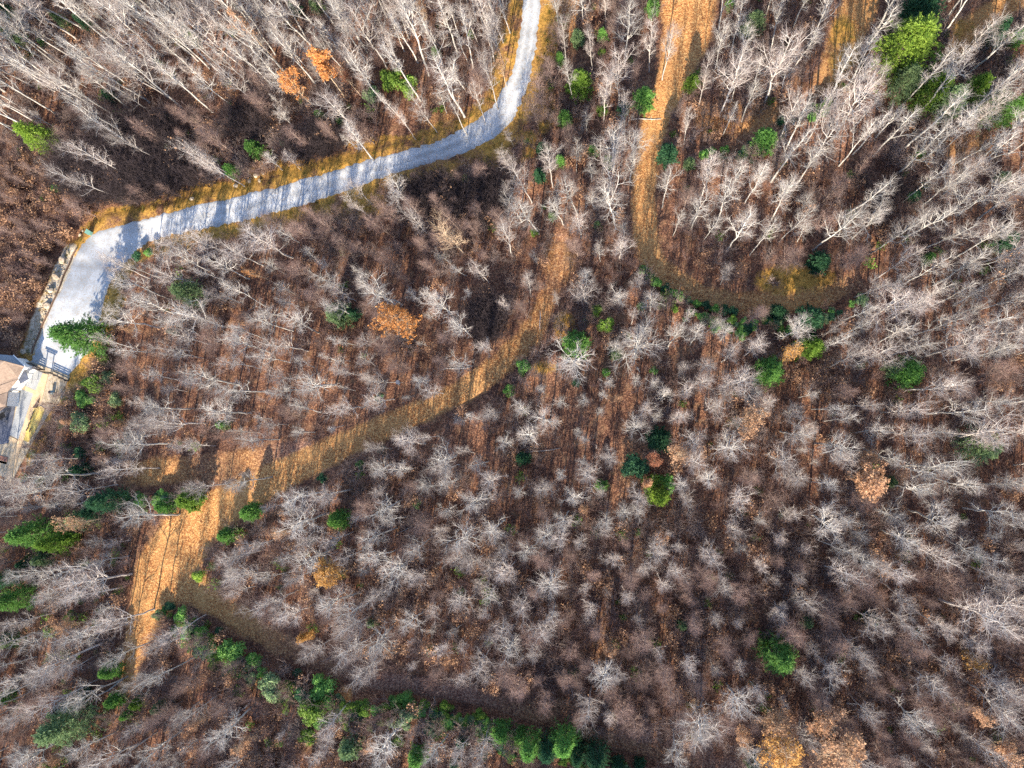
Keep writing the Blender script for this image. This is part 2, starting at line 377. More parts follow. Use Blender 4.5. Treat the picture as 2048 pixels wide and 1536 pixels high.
tag(link('ground', gm), 'sloping woodland floor covered with brown fallen leaves', kind='structure')

def grid_h(x, y):
    x = np.asarray(x, float); y = np.asarray(y, float)
    i = np.clip(np.searchsorted(gx, x)-1, 0, nx-2); j = np.clip(np.searchsorted(gy, y)-1, 0, ny-2)
    u = (x-gx[i])/(gx[i+1]-gx[i]); v = (y-gy[j])/(gy[j+1]-gy[j]); Zg = Z.reshape(ny, nx)
    return (Zg[j, i]*(1-u)+Zg[j, i+1]*u)*(1-v)+(Zg[j+1, i]*(1-u)+Zg[j+1, i+1]*u)*v
slow_h = ground_h; ground_h = grid_h
def resample(P, w, step):
    seg = np.linalg.norm(np.diff(P, axis=0), axis=1); s = np.concatenate([[0], np.cumsum(seg)]); n = max(2, int(s[-1]/step))
    q = np.linspace(0, s[-1], n)
    for _ in range(1): pass
    Q = np.stack([np.interp(q, s, P[:, 0]), np.interp(q, s, P[:, 1])], -1)
    k = max(1, int(2.5/step)); ker = np.hanning(2*k+3)[1:-1]; ker /= ker.sum()
    def sm(a):
        pad = np.concatenate([2*a[0]-a[1:k+1][::-1], a, 2*a[-1]-a[-k-1:-1][::-1]]); return np.convolve(pad, ker, 'valid')
    Q = np.stack([sm(Q[:, 0]), sm(Q[:, 1])], -1)
    return Q, sm(np.interp(q, s, w)), q
# gravel road and parking strip
seg = np.linalg.norm(np.diff(road_c, axis=0), axis=1); s = np.concatenate([[0], np.cumsum(seg)]); q = np.linspace(0, s[-1], int(s[-1]/.45))
def smc(a, k=5):
    ker = np.hanning(2*k+3)[1:-1]; ker /= ker.sum(); pad = np.concatenate([2*a[0]-a[1:k+1][::-1], a, 2*a[-1]-a[-k-1:-1][::-1]]); return np.convolve(pad, ker, 'valid')
RL = np.stack([smc(np.interp(q, s, road_l[:, i])) for i in (0, 1)], -1); RR = np.stack([smc(np.interp(q, s, road_r[:, i])) for i in (0, 1)], -1)
NC = 14; us = np.linspace(0, 1, NC+1)
jl = .45*fbm(q/1.1, q*0+3, 90)+.12*rng.normal(size=len(q)); jr = .45*fbm(q/1.1, q*0+9, 91)+.12*rng.normal(size=len(q))
dirn = RR-RL; wd = np.linalg.norm(dirn, axis=1, keepdims=True); dirn = dirn/wd
RL2 = RL-dirn*jl[:, None]; RR2 = RR+dirn*jr[:, None]
V = RL2[:, None, :]*(1-us[None, :, None])+RR2[:, None, :]*us[None, :, None]
vx, vy = V[..., 0].ravel(), V[..., 1].ravel(); U = np.broadcast_to(us, (len(q), NC+1)).ravel()
edge = np.minimum(U, 1-U)
vz = ground_h(vx, vy)+np.where(edge < .01, -.05, .07)
I = np.arange(len(vx)).reshape(len(q), NC+1); quads = np.stack([I[:-1, :-1], I[1:, :-1], I[1:, 1:], I[:-1, 1:]], -1).reshape(-1, 4)
rm = mesh_np('gravel_road', np.stack([vx, vy, vz], -1), [quads], [M['gravel']], smooth=True)
wf = np.broadcast_to((wd < 5.2), (len(q), NC+1)).ravel()
wt = (np.exp(-((U-.3)/.09)**2)+np.exp(-((U-.7)/.09)**2))*.6*wf
eg = np.clip(.55*(1-edge/.13), 0, .55)
cover_attr(rm, wt, eg, wt*0); tag(link('gravel_road', rm), 'pale gravel road curving down to the house', kind='structure')
# leafy tracks
TL = {'sandy': 'orange leaf-strewn track curving through the woods', 'middle': 'broad leaf-covered track with a wide turning place',
      'lower': 'narrow leafy track below the evergreen bank', 'upper': 'grassy woodland track in low sun', 'corner': 'short orange track in the corner of the woods', 'ledge': 'sunlit leafy ledge beside the broad track'}
for ti, (k, (P, w)) in enumerate(tracks_w.items()):
    Q, ww, _ = resample(P, w, .5); T = np.gradient(Q, axis=0); T /= np.linalg.norm(T, axis=1, keepdims=True); Nn = np.stack([-T[:, 1], T[:, 0]], -1)
    u = np.linspace(-1, 1, 11); V = Q[:, None]+Nn[:, None]*(u[None, :, None]*ww[:, None, None]*1.0)
    vx, vy = V[..., 0].ravel(), V[..., 1].ravel(); e = np.broadcast_to(np.abs(u) > .95, V.shape[:2]).ravel().copy()
    ev = e.reshape(V.shape[:2]); ev[0] = True; ev[-1] = True
    vz = ground_h(vx, vy)+np.where(ev.ravel(), -.08, .045+.006*ti)
    I = np.arange(len(vx)).reshape(V.shape[:2]); quads = np.stack([I[:-1, :-1], I[1:, :-1], I[1:, 1:], I[:-1, 1:]], -1).reshape(-1, 4)
    tm = mesh_np('leafy_track', np.stack([vx, vy, vz], -1), [quads[:, ::-1]], [M['ground']], smooth=True)
    a, b_, c_, d_ = masks(vx, vy); cover_attr(tm, a, b_, c_, d_); tag(link('leafy_track', tm), TL[k], kind='structure')

# ------------------------------------------------------------------ house and yard at the end of the gravel
def G(px, py, dz=0.0): return hit(px, py, ground_h, dz)
def PZ(px, py, z):                                  # the spot at a fixed level seen at a pixel
    d = ray(px, py); t = (z-CAM[2])/d[2]; return (CAM+t*d)
ZP = float(ground_h(np.array([G(45, 800)[0]]), np.array([G(45, 800)[1]]))[0])+.18       # yard level
M['concrete'] = noise_mat('sandy_concrete', (.42, .29, .17), (.56, .41, .26), 1.5)
M['padgravel'] = noise_mat('grey_chippings', (.20, .21, .22), (.36, .37, .38), 9.0, bump=.3)
M['shingle'] = noise_mat('tan_shingle', (.16, .115, .09), (.27, .20, .155), 3.0, bump=.2)
M['metal_roofshade'] = noise_mat('grey_metal_and_roof_shade', (.22, .23, .25), (.30, .31, .33), 2.0, .5)  # metal legs, and the roof slope with shade painted in
M['whitewall'] = noise_mat('white_siding', (.70, .70, .68), (.80, .80, .78), 1.0)
M['whitetrim'] = noise_mat('white_trim', (.74, .74, .74), (.82, .82, .82), 1.0)
M['glass'] = noise_mat('dark_glass', (.02, .025, .03), (.04, .045, .05), 1.0, .15)
M['wood_dark'] = noise_mat('weathered_dark_timber', (.045, .035, .032), (.10, .08, .07), 4.0)
M['timber'] = noise_mat('brown_timber', (.10, .06, .045), (.20, .13, .09), 4.0)
M['hay'] = noise_mat('straw_matting', (.40, .29, .07), (.58, .44, .15), 3.0, bump=.6)
M['slate'] = noise_mat('dark_slate', (.06, .07, .10), (.12, .13, .17), 2.0)  # canopy, chairs and feeder, and the patio with its shade painted in
M['black'] = noise_mat('black_paint', (.012, .012, .014), (.03, .03, .034), 2.0, .4)
M['bluebarrel'] = noise_mat('pale_blue_plastic', (.18, .34, .42), (.26, .42, .50), 2.0, .4)
M['teal'] = noise_mat('dull_green_paint', (.10, .22, .18), (.16, .30, .25), 2.0, .5)
M['rock'] = noise_mat('pale_rock', (.20, .15, .10), (.48, .40, .31), 2.2, vary=.2, bump=.6)
M['rust_deck'] = noise_mat('red_brown_boards', (.22, .10, .07), (.34, .17, .12), 4.0)

def flat(name, px, mat, lift, label, step=.5, thick=.12):
    poly = [PZ(a, b, ZP)[:2] for a, b in px]
    o = MB().prism(poly, ZP-.6, ZP+lift).build(name, mat); tag(o, label, kind='structure'); return o
flat('yard_base', [(-60,700),(20,712),(58,722),(140,752),(128,775),(84,850),(40,930),(14,985),(-60,990)], noise_mat('stony_soil', (.24,.18,.11), (.42,.36,.28), 1.8, bump=.5), -.02, 'pale stony yard beside the house')
flat('upper_gravel_pad', [(58,731),(86,745),(71,781),(46,770)], M['padgravel'], .03, 'small grey gravel pad below the fence')
flat('lower_gravel_pad', [(43,778),(67,787),(37,878),(20,870)], M['padgravel'], .034, 'long grey gravel pad beside the walkway')
flat('walkway', [(86,746),(97,749),(84,800),(79,812),(52,870),(44,888),(28,940),(10,1010),(-8,1005),(12,950),(34,885),(38,878),(67,787),(71,781)], M['concrete'], .05, 'sandy walkway running from the arch past the gravel pads')
flat('crossing_walk', [(46,770),(71,781),(67,787),(43,778)], M['concrete'], .046, 'short sandy strip between the two gravel pads')
flat('crossing_walk', [(19,872),(35.5,880),(33,886),(17,879)], M['concrete'], .042, 'short sandy strip at the foot of the long gravel pad')
flat('patio', [(-60,800),(8,808),(24,806),(33,800),(28,830),(20,872),(17,886),(-60,900)], M['slate'], .022, 'patio, painted dark for shade, between the house and the gravel pad')  # shade lying over this area is put into the dark colour

# house: hipped main block with an upper gabled wing, mostly outside the frame
def quad(mb, pts): mb.add(pts, [tuple(range(len(pts)))])
house = empty('house', tuple(PZ(-60, 770, ZP))); tag(house, 'tan-roofed house with white walls beside the gravel drive', 'house')
ZE = ZP+2.9; ZR = ZP+5.4
e1 = PZ(49, 733, ZE); e2 = PZ(36, 757, ZE); e3 = PZ(15, 783, ZE); e4 = PZ(12, 812, ZE)      # eave corners
nE = PZ(26, 711, ZE)
W = lambda p, dx, dy, z: (p[0]+dx, p[1]+dy, z)
far = PZ(-110, 704, ZE); far2 = PZ(-110, 850, ZE)
r1 = PZ(8, 722, ZR); r2 = PZ(-110, 700, ZR)
mb = MB()
def slab(mb, pts, t=.14):
    n = len(pts); mb.add([(p[0], p[1], p[2]) for p in pts]+[(p[0], p[1], p[2]-t) for p in pts], [tuple(range(n)), tuple(range(n, 2*n))[::-1]]+[(i, (i+1) % n, n+(i+1) % n, n+i) for i in range(n)])
slab(mb, [e1, e2, (r1[0]-6, r1[1]-5.5, ZR), r1])                                  # lit east slope
slab(mb, [r1, (r1[0]-6, r1[1]-5.5, ZR), (far[0], far[1]-6, ZR+.4), r2])
mb.build('roof', M['shingle'], house)
mb = MB(); slab(mb, [nE, e1, W(r1, .0, .06, ZR-.02), W(r2, 0, .06, ZR-.02), far]); rn = mb.build('roof', M['metal_roofshade'], house); rn['label'] = 'roof slope facing the drive, its shade put into a grey colour'  # north slope: bluish shade put into its own material
mb = MB(); slab(mb, [W(e2, .04, -.05, ZE-.01), e3, (e3[0]-2.2, e3[1]-1.0, ZE+1.0), (r1[0]-6.1, r1[1]-5.8, ZR-.03)]); mb.build('roof', M['shingle'], house)
mb = MB(); slab(mb, [W(e3, .03, -.08, ZE-.03), e4, (e4[0]-3.5, e4[1]-3.2, ZE+1.3), (far2[0], far2[1], ZE+1.6), (r1[0]-6.6, r1[1]-6.2, ZR-.06), (e3[0]-2.3, e3[1]-1.2, ZE+.95)]); rf = mb.build('roof', M['shingle'], house)
# walls below the eaves
def wallrun(a, b, inset=.35):
    a, b = Vector(a[:2]), Vector(b[:2]); d = (b-a).normalized(); n = Vector((-d.y, d.x))
    c = Vector(house.location[:2])
    if n.dot(c-a) < 0: n = -n
    return a+n*inset, b+n*inset, n
def wall(a, b, z0=ZP-.2, z1=ZE-.16):
    p, q2, n = wallrun(a, b); m = MB().prism([p, q2, q2+n*.2, p+n*.2], z0, z1).build('wall', M['whitewall'], house); return p, q2, n, m
wA = wall(nE, e1); wB = wall(e1, e2); wC = wall(e2, e3); wD = wall(e3, e4)
MB().prism([PZ(a_, b_, ZE)[:2] for a_, b_ in ((14,718),(-102,712),(-102,842),(0,806),(4,786),(26,757),(34,738))], ZP-.2, ZE-.3).build('wall', M['whitewall'], house)
def window(wl_, t, w, z0, z1):
    p, q2, n, m = wl_; d = (q2-p).normalized(); L = (q2-p).length; c = p+d*t*L
    fr = MB(); a, b = c-d*w/2, c+d*w/2
    for (s0, s1, za, zb) in ((a-d*.08, a, z0, z1), (b, b+d*.08, z0, z1), (a-d*.08, b+d*.08, z1, z1+.08), (a-d*.08, b+d*.08, z0-.1, z0)):
        fr.prism([s0-n*.05, s1-n*.05, s1, s0], za, zb)
    f = fr.build('window', M['whitetrim'], house)
    g = MB().prism([a-n*.02, b-n*.02, b, a], z0, z1).build('pane', M['glass'], None); g.parent = f
    g.matrix_parent_inverse = f.matrix_parent_inverse.copy(); f['_'] = 0; del f['_']; return f
window(wB, .5, 1.0, ZP+.9, ZP+2.1); window(wC, .3, .8, ZP+.9, ZP+2.1); window(wC, .75, .6, ZP+1.0, ZP+2.0)
window(wD, .5, 1.2, ZP+.2, ZP+2.2)
g = MB(); g.beam(W(e1, .08, 0, ZE-.05), W(e2, .08, 0, ZE-.05), .12, .12); g.build('gutter', M['whitetrim'], house)
g = MB(); g.beam(W(nE, .03, .08, ZE-.05), W(e1, .03, .08, ZE-.05), .12, .12); g.build('gutter', M['whitetrim'], house)
g = MB(); g.tube([W(e1, -.1, -.1, ZE-.1), W(e1, -.1, -.1, ZP)], [.05, .05], 6); g.build('downpipe', M['whitetrim'], house)
porch = empty('porch_canopy', tuple(PZ(47, 750, ZP))); tag(porch, 'small dark canopy over the door of the white wall', 'canopy')
pc = MB(); c0 = PZ(46, 755, ZP+2.2)
pc.box((c0[0], c0[1], ZP+2.2), (1.5, 1.7, .1), math.radians(-62)); pc.build('canopy_top', M['slate'], porch)
for sx, sy in ((.6, .65), (.6, -.65)):
    v = Matrix.Rotation(math.radians(-62), 2) @ Vector((sx, sy)); MB().box((c0[0]+v.x, c0[1]+v.y, ZP+1.07), (.09, .09, 2.16)).build('post', M['whitetrim'], porch)
# patio furniture
def place_e(name, px, py, label, cat, rz=0, z=ZP+.022):
    p = PZ(px, py, z); e = empty(name, (p[0], p[1], z), rz); tag(e, label, cat); return e
gr_ = place_e('kettle_grill', 21, 812, 'round black kettle grill on the patio by the white wall', 'grill')
b = MB(); b.tube([(0,0,.6),(0,0,.68),(0,0,.82),(0,0,.98),(0,0,1.03)], [.16,.30,.34,.22,.03], 14); b.build('bowl', M['black'], gr_, inv=False)
for k in range(3):
    a = k*2.09; MB().tube([(.2*math.cos(a), .2*math.sin(a), .66), (.32*math.cos(a), .32*math.sin(a), 0)], [.018, .018], 6).build('leg', M['metal_roofshade'], gr_, inv=False)
tb = place_e('patio_table', 10, 832, 'square dark table in the middle of the patio', 'table', .4)
MB().box((0,0,.73), (1.3,1.0,.05)).build('tabletop', M['black'], tb, inv=False, bevel=.01)
for sx in (-1,1):
    for sy in (-1,1): MB().box((sx*.57, sy*.42, .352), (.06,.06,.70)).build('leg', M['black'], tb, inv=False)
def patio_chair(px, py, rz, label):
    c = place_e('patio_chair', px, py, label, 'chair', rz)
    MB().box((0,0,.43), (.52,.52,.06)).build('seat', M['slate'], c, inv=False, bevel=.01)
    MB().box((0,-.25,.72), (.52,.05,.52), 0, Matrix.Rotation(.15,3,'X')).build('backrest', M['slate'], c, inv=False, bevel=.01)
    for sx in (-1,1):
        for sy in (-1,1): MB().box((sx*.22, sy*.22, .2), (.04,.04,.40)).build('leg', M['black'], c, inv=False)
patio_chair(18, 825, 1.2, 'dark patio chair between the grill and the table'); patio_chair(3, 838, -1.6, 'dark patio chair beyond the table from the gravel pad')
patio_chair(13, 846, 3.0, 'dark patio chair below the table')
steps = place_e('deck_steps', 8, 915, 'dark red-brown steps leading down from the patio', 'steps', math.radians(-12), ZP)
for k in range(7):
    MB().box((0, -k*.42, .05-k*.05), (1.5,.36,.06)).build('tread', M['rust_deck'], steps, inv=False)
for sx in (-.7,.7): MB().beam((sx,.2,-.02),(sx,-2.8,-.36),.06,.14).build('stringer', M['wood_dark'], steps, inv=False)

# arch gate and rail fences at the end of the drive
def gz(p): return float(ground_h(np.array([p[0]]), np.array([p[1]]))[0])
zf = max(gz(G(62, 722)), ZP)+.02
def base(px, py): p = PZ(px, py, zf); return Vector((p[0], p[1], zf))
aL, aR = base(88.5, 740), base(101.5, 745.5)
arch = empty('entrance_arch', tuple((aL+aR)/2)); tag(arch, 'tall timber entrance arch between the two rail fences', 'arch')
for p in (aL, aR): MB().prism([(p.x-.09,p.y-.09),(p.x+.09,p.y-.09),(p.x+.09,p.y+.09),(p.x-.09,p.y+.09)], zf-.3, zf+1.95).build('post', M['wood_dark'], arch)
d = (aR-aL).normalized(); top = Vector((0,0,2.0))
MB().beam(aL-d*.55+top, aR+d*.55+top, .16, .2).build('beam', M['wood_dark'], arch)
MB().beam(aL-d*.3+Vector((0,0,1.75)), aR+d*.3+Vector((0,0,1.75)), .08, .12).build('beam', M['wood_dark'], arch)
def rail_fence(a, b, n, label):
    f = empty('rail_fence', tuple(a)); tag(f, label, 'fence', 'rail fences beside the arch')
    d = (b-a)/(n-1); dn = d.normalized(); sd = Vector((-dn.y, dn.x, 0))
    for i in range(n):
        p = a+d*i; MB().prism([(p.x-.07,p.y-.07),(p.x+.07,p.y-.07),(p.x+.07,p.y+.07),(p.x-.07,p.y+.07)], zf-.4, zf+.92).build('post', M['wood_dark'], f)
    for z in (.2, .42, .64, .85):
        o = sd*.10; MB().beam(a-dn*.1+o+Vector((0,0,z)), b+dn*.1+o+Vector((0,0,z)), .045, .13).build('rail', M['wood_dark'], f)
rail_fence(base(61.5, 727), base(86, 739), 3, 'dark rail fence between the arch and the house side of the drive')
rail_fence(base(104, 747), base(136, 762), 4, 'dark rail fence between the arch and the wooded side of the drive')

# straw matting with timber steps, retaining wall, barrel
def gpoly(name, px, mat, lift, label, kind='structure'):
    pts = [G(*q) for q in px]; c = np.mean(pts, 0); mb = MB()
    n = len(pts); vs = [tuple(p+np.array((0,0,lift))) for p in pts]+[(c[0],c[1],gz(c)+lift)]
    lo = [tuple(p-np.array((0,0,.5))) for p in pts]
    mb.add(vs+lo, [(i,(i+1)%n,n) for i in range(n)]+[(i,n+1+i,n+1+(i+1)%n,(i+1)%n) for i in range(n)])
    o = mb.build(name, mat); tag(o, label, kind=kind); return o
gpoly('straw_bank', [(71,816),(84,812),(92,818),(84,838),(72,862),(58,884),(50,880),(56,858),(60,846),(66,830)], M['hay'], .30, 'yellow straw-covered bank beside the walkway')
st = empty('timber_steps', tuple(G(60,842))); tag(st, 'row of dark timber cleats along the yellow straw bank', 'steps')
for px, py in ((66,826),(62,836),(58,848),(54,858),(60,860)):
    p = PZ(px, py, ZP+.30); MB().box((p[0], p[1], ZP+.30), (.16,.62,.10), math.radians(-28)).build('cleat', M['wood_dark'], st)
rw = MB(); a, b2 = PZ(80,797,ZP), PZ(73,816,ZP); rw.prism([(a[0]-.06,a[1]),(a[0]+.06,a[1]),(b2[0]+.32,b2[1]),(b2[0]-.32,b2[1])], ZP-.1, [ZP+.15,ZP+.15,ZP+.55,ZP+.55])
tag(rw.build('retaining_wall', M['timber']), 'short brown wedge-shaped retaining wall at the top of the straw bank', 'wall')
br = place_e('barrel', 107, 785, 'pale blue barrel standing on the stony ground below the fence', 'barrel', 0, ZP-.02)
b = MB(); b.tube([(0,0,0),(0,0,.08),(0,0,.45),(0,0,.82),(0,0,.9)], [.27,.29,.32,.29,.27], 16); b.build('drum', M['bluebarrel'], br, inv=False)
b = MB(); b.tube([(0,0,.9),(0,0,.93)], [.25,.25], 16); b.build('lid', M['black'], br, inv=False)
for px, py, lb in ((115,786,'lone dark stake standing beyond the pale blue barrel'),):
    p = G(px, py); sp_ = MB().prism([(p[0]-.05,p[1]-.05),(p[0]+.05,p[1]-.05),(p[0]+.05,p[1]+.05),(p[0]-.05,p[1]+.05)], p[2]-.2, p[2]+.9).build('stake', M['wood_dark']); tag(sp_, lb, 'stake')
ub = G(181, 466); box = empty('utility_box', tuple(ub), math.radians(-30)); tag(box, 'small dull green utility box at the edge of the gravel', 'utility box')
MB().box((0,0,.35),(.9,.7,.7)).build('cabinet', M['teal'], box, inv=False, bevel=.03); MB().box((0,0,.73),(.98,.78,.06)).build('lid', M['teal'], box, inv=False, bevel=.02)

# landscape timbers along the drive
edgepx = [(154,498),(146,512),(139,530),(136,536),(128,552),(122,570),(114,590),(107,604),(98,625),(88,645),(79,668),(70,690),(64,708)]
te = empty('timber_edging', tuple(G(*edgepx[5]))); tag(te, 'dark timber edging along the boulder side of the gravel drive', 'edging')
for p, q2 in zip(edgepx[:-1], edgepx[1:]):
    a, b2 = Vector(G(*p)), Vector(G(*q2)); a.z += .14; b2.z += .14; dd = (b2-a).normalized()*.02
    MB().beam(a+dd, b2-dd, .16, .30).build('timber', M['timber'], te, bevel=.01)
# boulders
def boulder_mesh(seed):
    r = np.random.default_rng(seed); import bmesh
    bm = bmesh.new(); bmesh.ops.create_icosphere(bm, subdivisions=3, radius=1)
    pl_ = r.normal(size=(9,3)); pl_ /= np.linalg.norm(pl_, axis=1, keepdims=True); off = r.uniform(.55,.9,9)
    for v in bm.verts:
        for n_, o_ in zip(pl_, off):
            dd = v.co.dot(Vector(n_))-o_
            if dd > 0: v.co -= Vector(n_)*dd*.9
        v.co *= 1+.05*math.sin(7*v.co.x+seed)*math.cos(6*v.co.y); v.co.z *= .75
    me = bpy.data.meshes.new('boulder'); bm.to_mesh(me); bm.free(); me.materials.append(M['rock']); return me
BM = [boulder_mesh(k) for k in range(4)]
BOULD = [(126,521,.9,'large pale boulder with a dark face, topmost beside the timber edging'),(114,552,.85,'pale boulder second from the top beside the timber edging'),
 (103,580,.85,'flat pale boulder third down beside the timber edging'),(97,612,.8,'yellowish boulder fourth down, level with the middle of the drive'),
 (94,598,.35,'small stone between the third and fourth boulders'),(90,630,.4,'small stone just below the yellowish fourth boulder'),(84,643,.42,'round stone beside the lower half of the timber edging'),
 (80,655,.35,'small stone two below the yellowish boulder'),(76,668,.45,'middle-sized stone beside the last third of the edging'),(71,667,.3,'little stone on the grassy side of the edging'),
 (67,684,.4,'stone near the foot of the timber edging'),(62,694,.45,'last stone before the rail fence'),(48,703,.75,'round orange-brown boulder by the corner of the house'),
 (136,505,.4,'stone beside the upper end of the timber edging'),(160,470,.45,'stone close to the green utility box'),(166,462,.3,'small stone between the utility box and the brush'),
 (514,351,.75,'flat pale rock, largest of the rocks on the grassy verge above the road'),(527,347,.4,'small rock beside the largest verge rock'),(500,362,.55,'rock on the verge closer to the gravel than its neighbours'),
 (520,362,.45,'low rock just below the largest verge rock'),(472,372,.5,'rock at the house end of the verge rocks'),(385,398,.5,'lone rock on the verge beside the dark thicket')]
for i, (px, py, r_, lb) in enumerate(BOULD):
    p = G(px, py); o = link('boulder', BM[i % 4]); o.location = (p[0], p[1], p[2]+r_*.25); r_ *= .82; o.scale = (r_*random.uniform(.8,1.3), r_*random.uniform(.7,1.0), r_*.8); o.rotation_euler = (0,0,random.uniform(0,6))
    tag(o, lb, 'boulder', 'boulders beside the gravel')

# ------------------------------------------------------------------ branching skeletons
def unit(v): return v/np.maximum(np.linalg.norm(v, axis=-1, keepdims=True), 1e-9)
def tubes(P, R, m):
    """P [n,s,3], R [n,s] -> verts, quads of m-sided tubes, closed to a point at the tip"""
    n, s_, _ = P.shape
    T = unit(np.gradient(P, axis=1)); ref = unit(np.cross(unit(P[:, -1]-P[:, 0]), np.array([.31, .87, .38])))[:, None, :]
    A = unit(ref-np.sum(ref*T, -1, keepdims=True)*T); B = np.cross(T, A)
    a = np.arange(m)*2*np.pi/m
    V = P[:, :, None]+R[:, :, None, None]*(A[:, :, None]*np.cos(a)[:, None]+B[:, :, None]*np.sin(a)[:, None])
    I = np.arange(n*s_*m).reshape(n, s_, m); J = np.roll(I, -1, axis=2)
    Q = np.stack([I[:, :-1], J[:, :-1], J[:, 1:], I[:, 1:]], -1).reshape(-1, 4)
    return V.reshape(-1, 3), Q
def children(r, P, R, k, t0, t1, ang, length, segs, wig, up, rad, taper=.25, pw=1.0, lenf=None):
    """k children on each parent polyline"""
    n, s_, _ = P.shape; T = unit(np.gradient(P, axis=1))
    t = t0+(t1-t0)*((np.arange(k)[None]+r.uniform(0, 1, (n, k)))/k)**pw
    f = t*(s_-1); i = np.minimum(f.astype(int), s_-2); w = (f-i)[..., None]; ar = np.arange(n)[:, None]
    O = P[ar, i]*(1-w)+P[ar, i+1]*w; D = T[ar, i]; pr = R[ar, i]*(1-w[..., 0])+R[ar, i+1]*w[..., 0]
    phi = (np.arange(k)[None]*2.399+r.uniform(0, 6.28, (n, 1))+r.normal(0, .5, (n, k)))
    e1 = unit(np.cross(D, np.array([.1, .2, 1.0])+r.normal(0, .01, D.shape))); e2 = np.cross(D, e1)
    th = np.radians(r.normal(ang, ang*.22, (n, k)))[..., None]
    d = D*np.cos(th)+(e1*np.cos(phi)[..., None]+e2*np.sin(phi)[..., None])*np.sin(th)
    d[..., 2] += up; d = unit(d)
    L = length*r.uniform(.6, 1.25, (n, k))*(lenf(t) if lenf else (1.15-.6*t))
    m = n*k; O = O.reshape(m, 3); d = d.reshape(m, 3); L = L.reshape(m); pr = pr.reshape(m)
    pts = [O]; cur = O; dd = d
    for j in range(segs):
        dd = unit(dd+r.normal(0, wig, (m, 3))+np.array([0, 0, up*.5])); cur = cur+dd*(L/segs)[:, None]; pts.append(cur)
    C = np.stack(pts, 1); r0 = np.minimum(rad*(L/length)**.7, pr*.8)
    CR = r0[:, None]*(1-(1-taper)*np.linspace(0, 1, segs+1)[None]**.8); return C, CR
def skeleton(seed, H, R, fam):
    r = np.random.default_rng(seed); nseg = 16
    if fam == 'spread': cfg = dict(start=.42, n1=13, a1=58, up1=.07, n2=7, n3=5, n4=3, forks=3, tk=.18, r=(.105,.050,.022,.010))
    elif fam == 'fine': cfg = dict(start=.35, n1=18, a1=52, up1=.11, n2=7, n3=5, n4=2, forks=3, tk=.14, r=(.080,.038,.017,.010))
    elif fam == 'narrow': cfg = dict(start=.5, n1=15, a1=38, up1=.15, n2=6, n3=5, n4=3, forks=2, tk=.16, r=(.080,.038,.019,.010))
    else: cfg = dict(start=.12, n1=20, a1=42, up1=.16, n2=7, n3=6, n4=3, forks=2, tk=.09, r=(.045,.024,.014,.010))
    z = np.linspace(0, H, nseg+1); ln = r.normal(0, .035, 2)
    wo = .04 if fam == 'narrow' else .075; wx = np.cumsum(r.normal(0, wo, nseg+1)); wy = np.cumsum(r.normal(0, wo, nseg+1)); wx -= wx[0]; wy -= wy[0]
    t = np.linspace(0, 1, nseg+1)
    main = np.stack([wx*H/16+ln[0]*z, wy*H/16+ln[1]*z, z], -1); mr = cfg['tk']*(1-.78*t**1.1); mr[0] *= 1.35
    P0 = main[None]; R0 = mr[None]
    # leaders: secondary stems that leave the trunk low and reach the crown top
    fk, fr = children(r, P0, R0, cfg['forks'], .34, .72, 24 if fam != 'spread' else 32, H*.42, 12, .085, .10, cfg['tk']*.62, .22)
    body = [(P0, R0, 7), (fk, fr, 5)]
    env = lambda tt: np.clip(1.25-.85*tt, .3, 1.2)
    k1 = cfg['n1']; L1 = R*1.05
    c1, q1 = children(r, P0, R0, k1, cfg['start'], .98, cfg['a1'], L1, 8, .13, cfg['up1'], cfg['r'][0], .3, lenf=env)
    c1b, q1b = children(r, fk, fr, max(4, k1//3), .3, .97, cfg['a1'], L1*.8, 8, .13, cfg['up1'], cfg['r'][0]*.85, .3, lenf=env)
    C1 = np.concatenate([c1, c1b]); Q1 = np.concatenate([q1, q1b]); body.append((C1, Q1, 4))
    tops = np.concatenate([C1]); TQ = Q1
    c2, q2 = children(r, tops, TQ, cfg['n2'], .18, .98, 42, R*.46, 5, .15, .10, cfg['r'][1], .35)
    c3, q3 = children(r, c2, q2, cfg['n3'], .15, 1.0, 40, R*.24, 3, .16, .08, cfg['r'][2], .45)
    c4, q4 = children(r, c3, q3, cfg['n4'], .3, 1.0, 38, R*.13, 1, .12, .06, cfg['r'][3], .4)
    tw = [(c2, q2, 4), (c3, q3, 3), (c4, q4, 3)]
    if fam != 'brown': tw = [(c2, q2, 4), (c3, q3, 3), (c4[::2], q4[::2], 3)]
    return body, tw, c3[:, -1], c4[:, -1]
def pack(parts):
    vs, fs, k = [], [], 0
    for P_, R_, m in parts:
        v, f = tubes(P_, R_, m); vs.append(v); fs.append(f+k); k += len(v)
    return np.concatenate(vs), fs
NOM = {'spread': (16., 3.6), 'fine': (15., 3.1), 'narrow': (19., 2.5), 'brown': (9., 2.4)}
TONES = {'spread': ('bark_white', 'twig_white'), 'fine': ('bark_grey', 'twig_grey'), 'narrow': ('bark_white', 'twig_white'), 'brown': ('bark_brown', 'twig_brown')}
PROTO = {}; FULL = {}; TIPS = {}
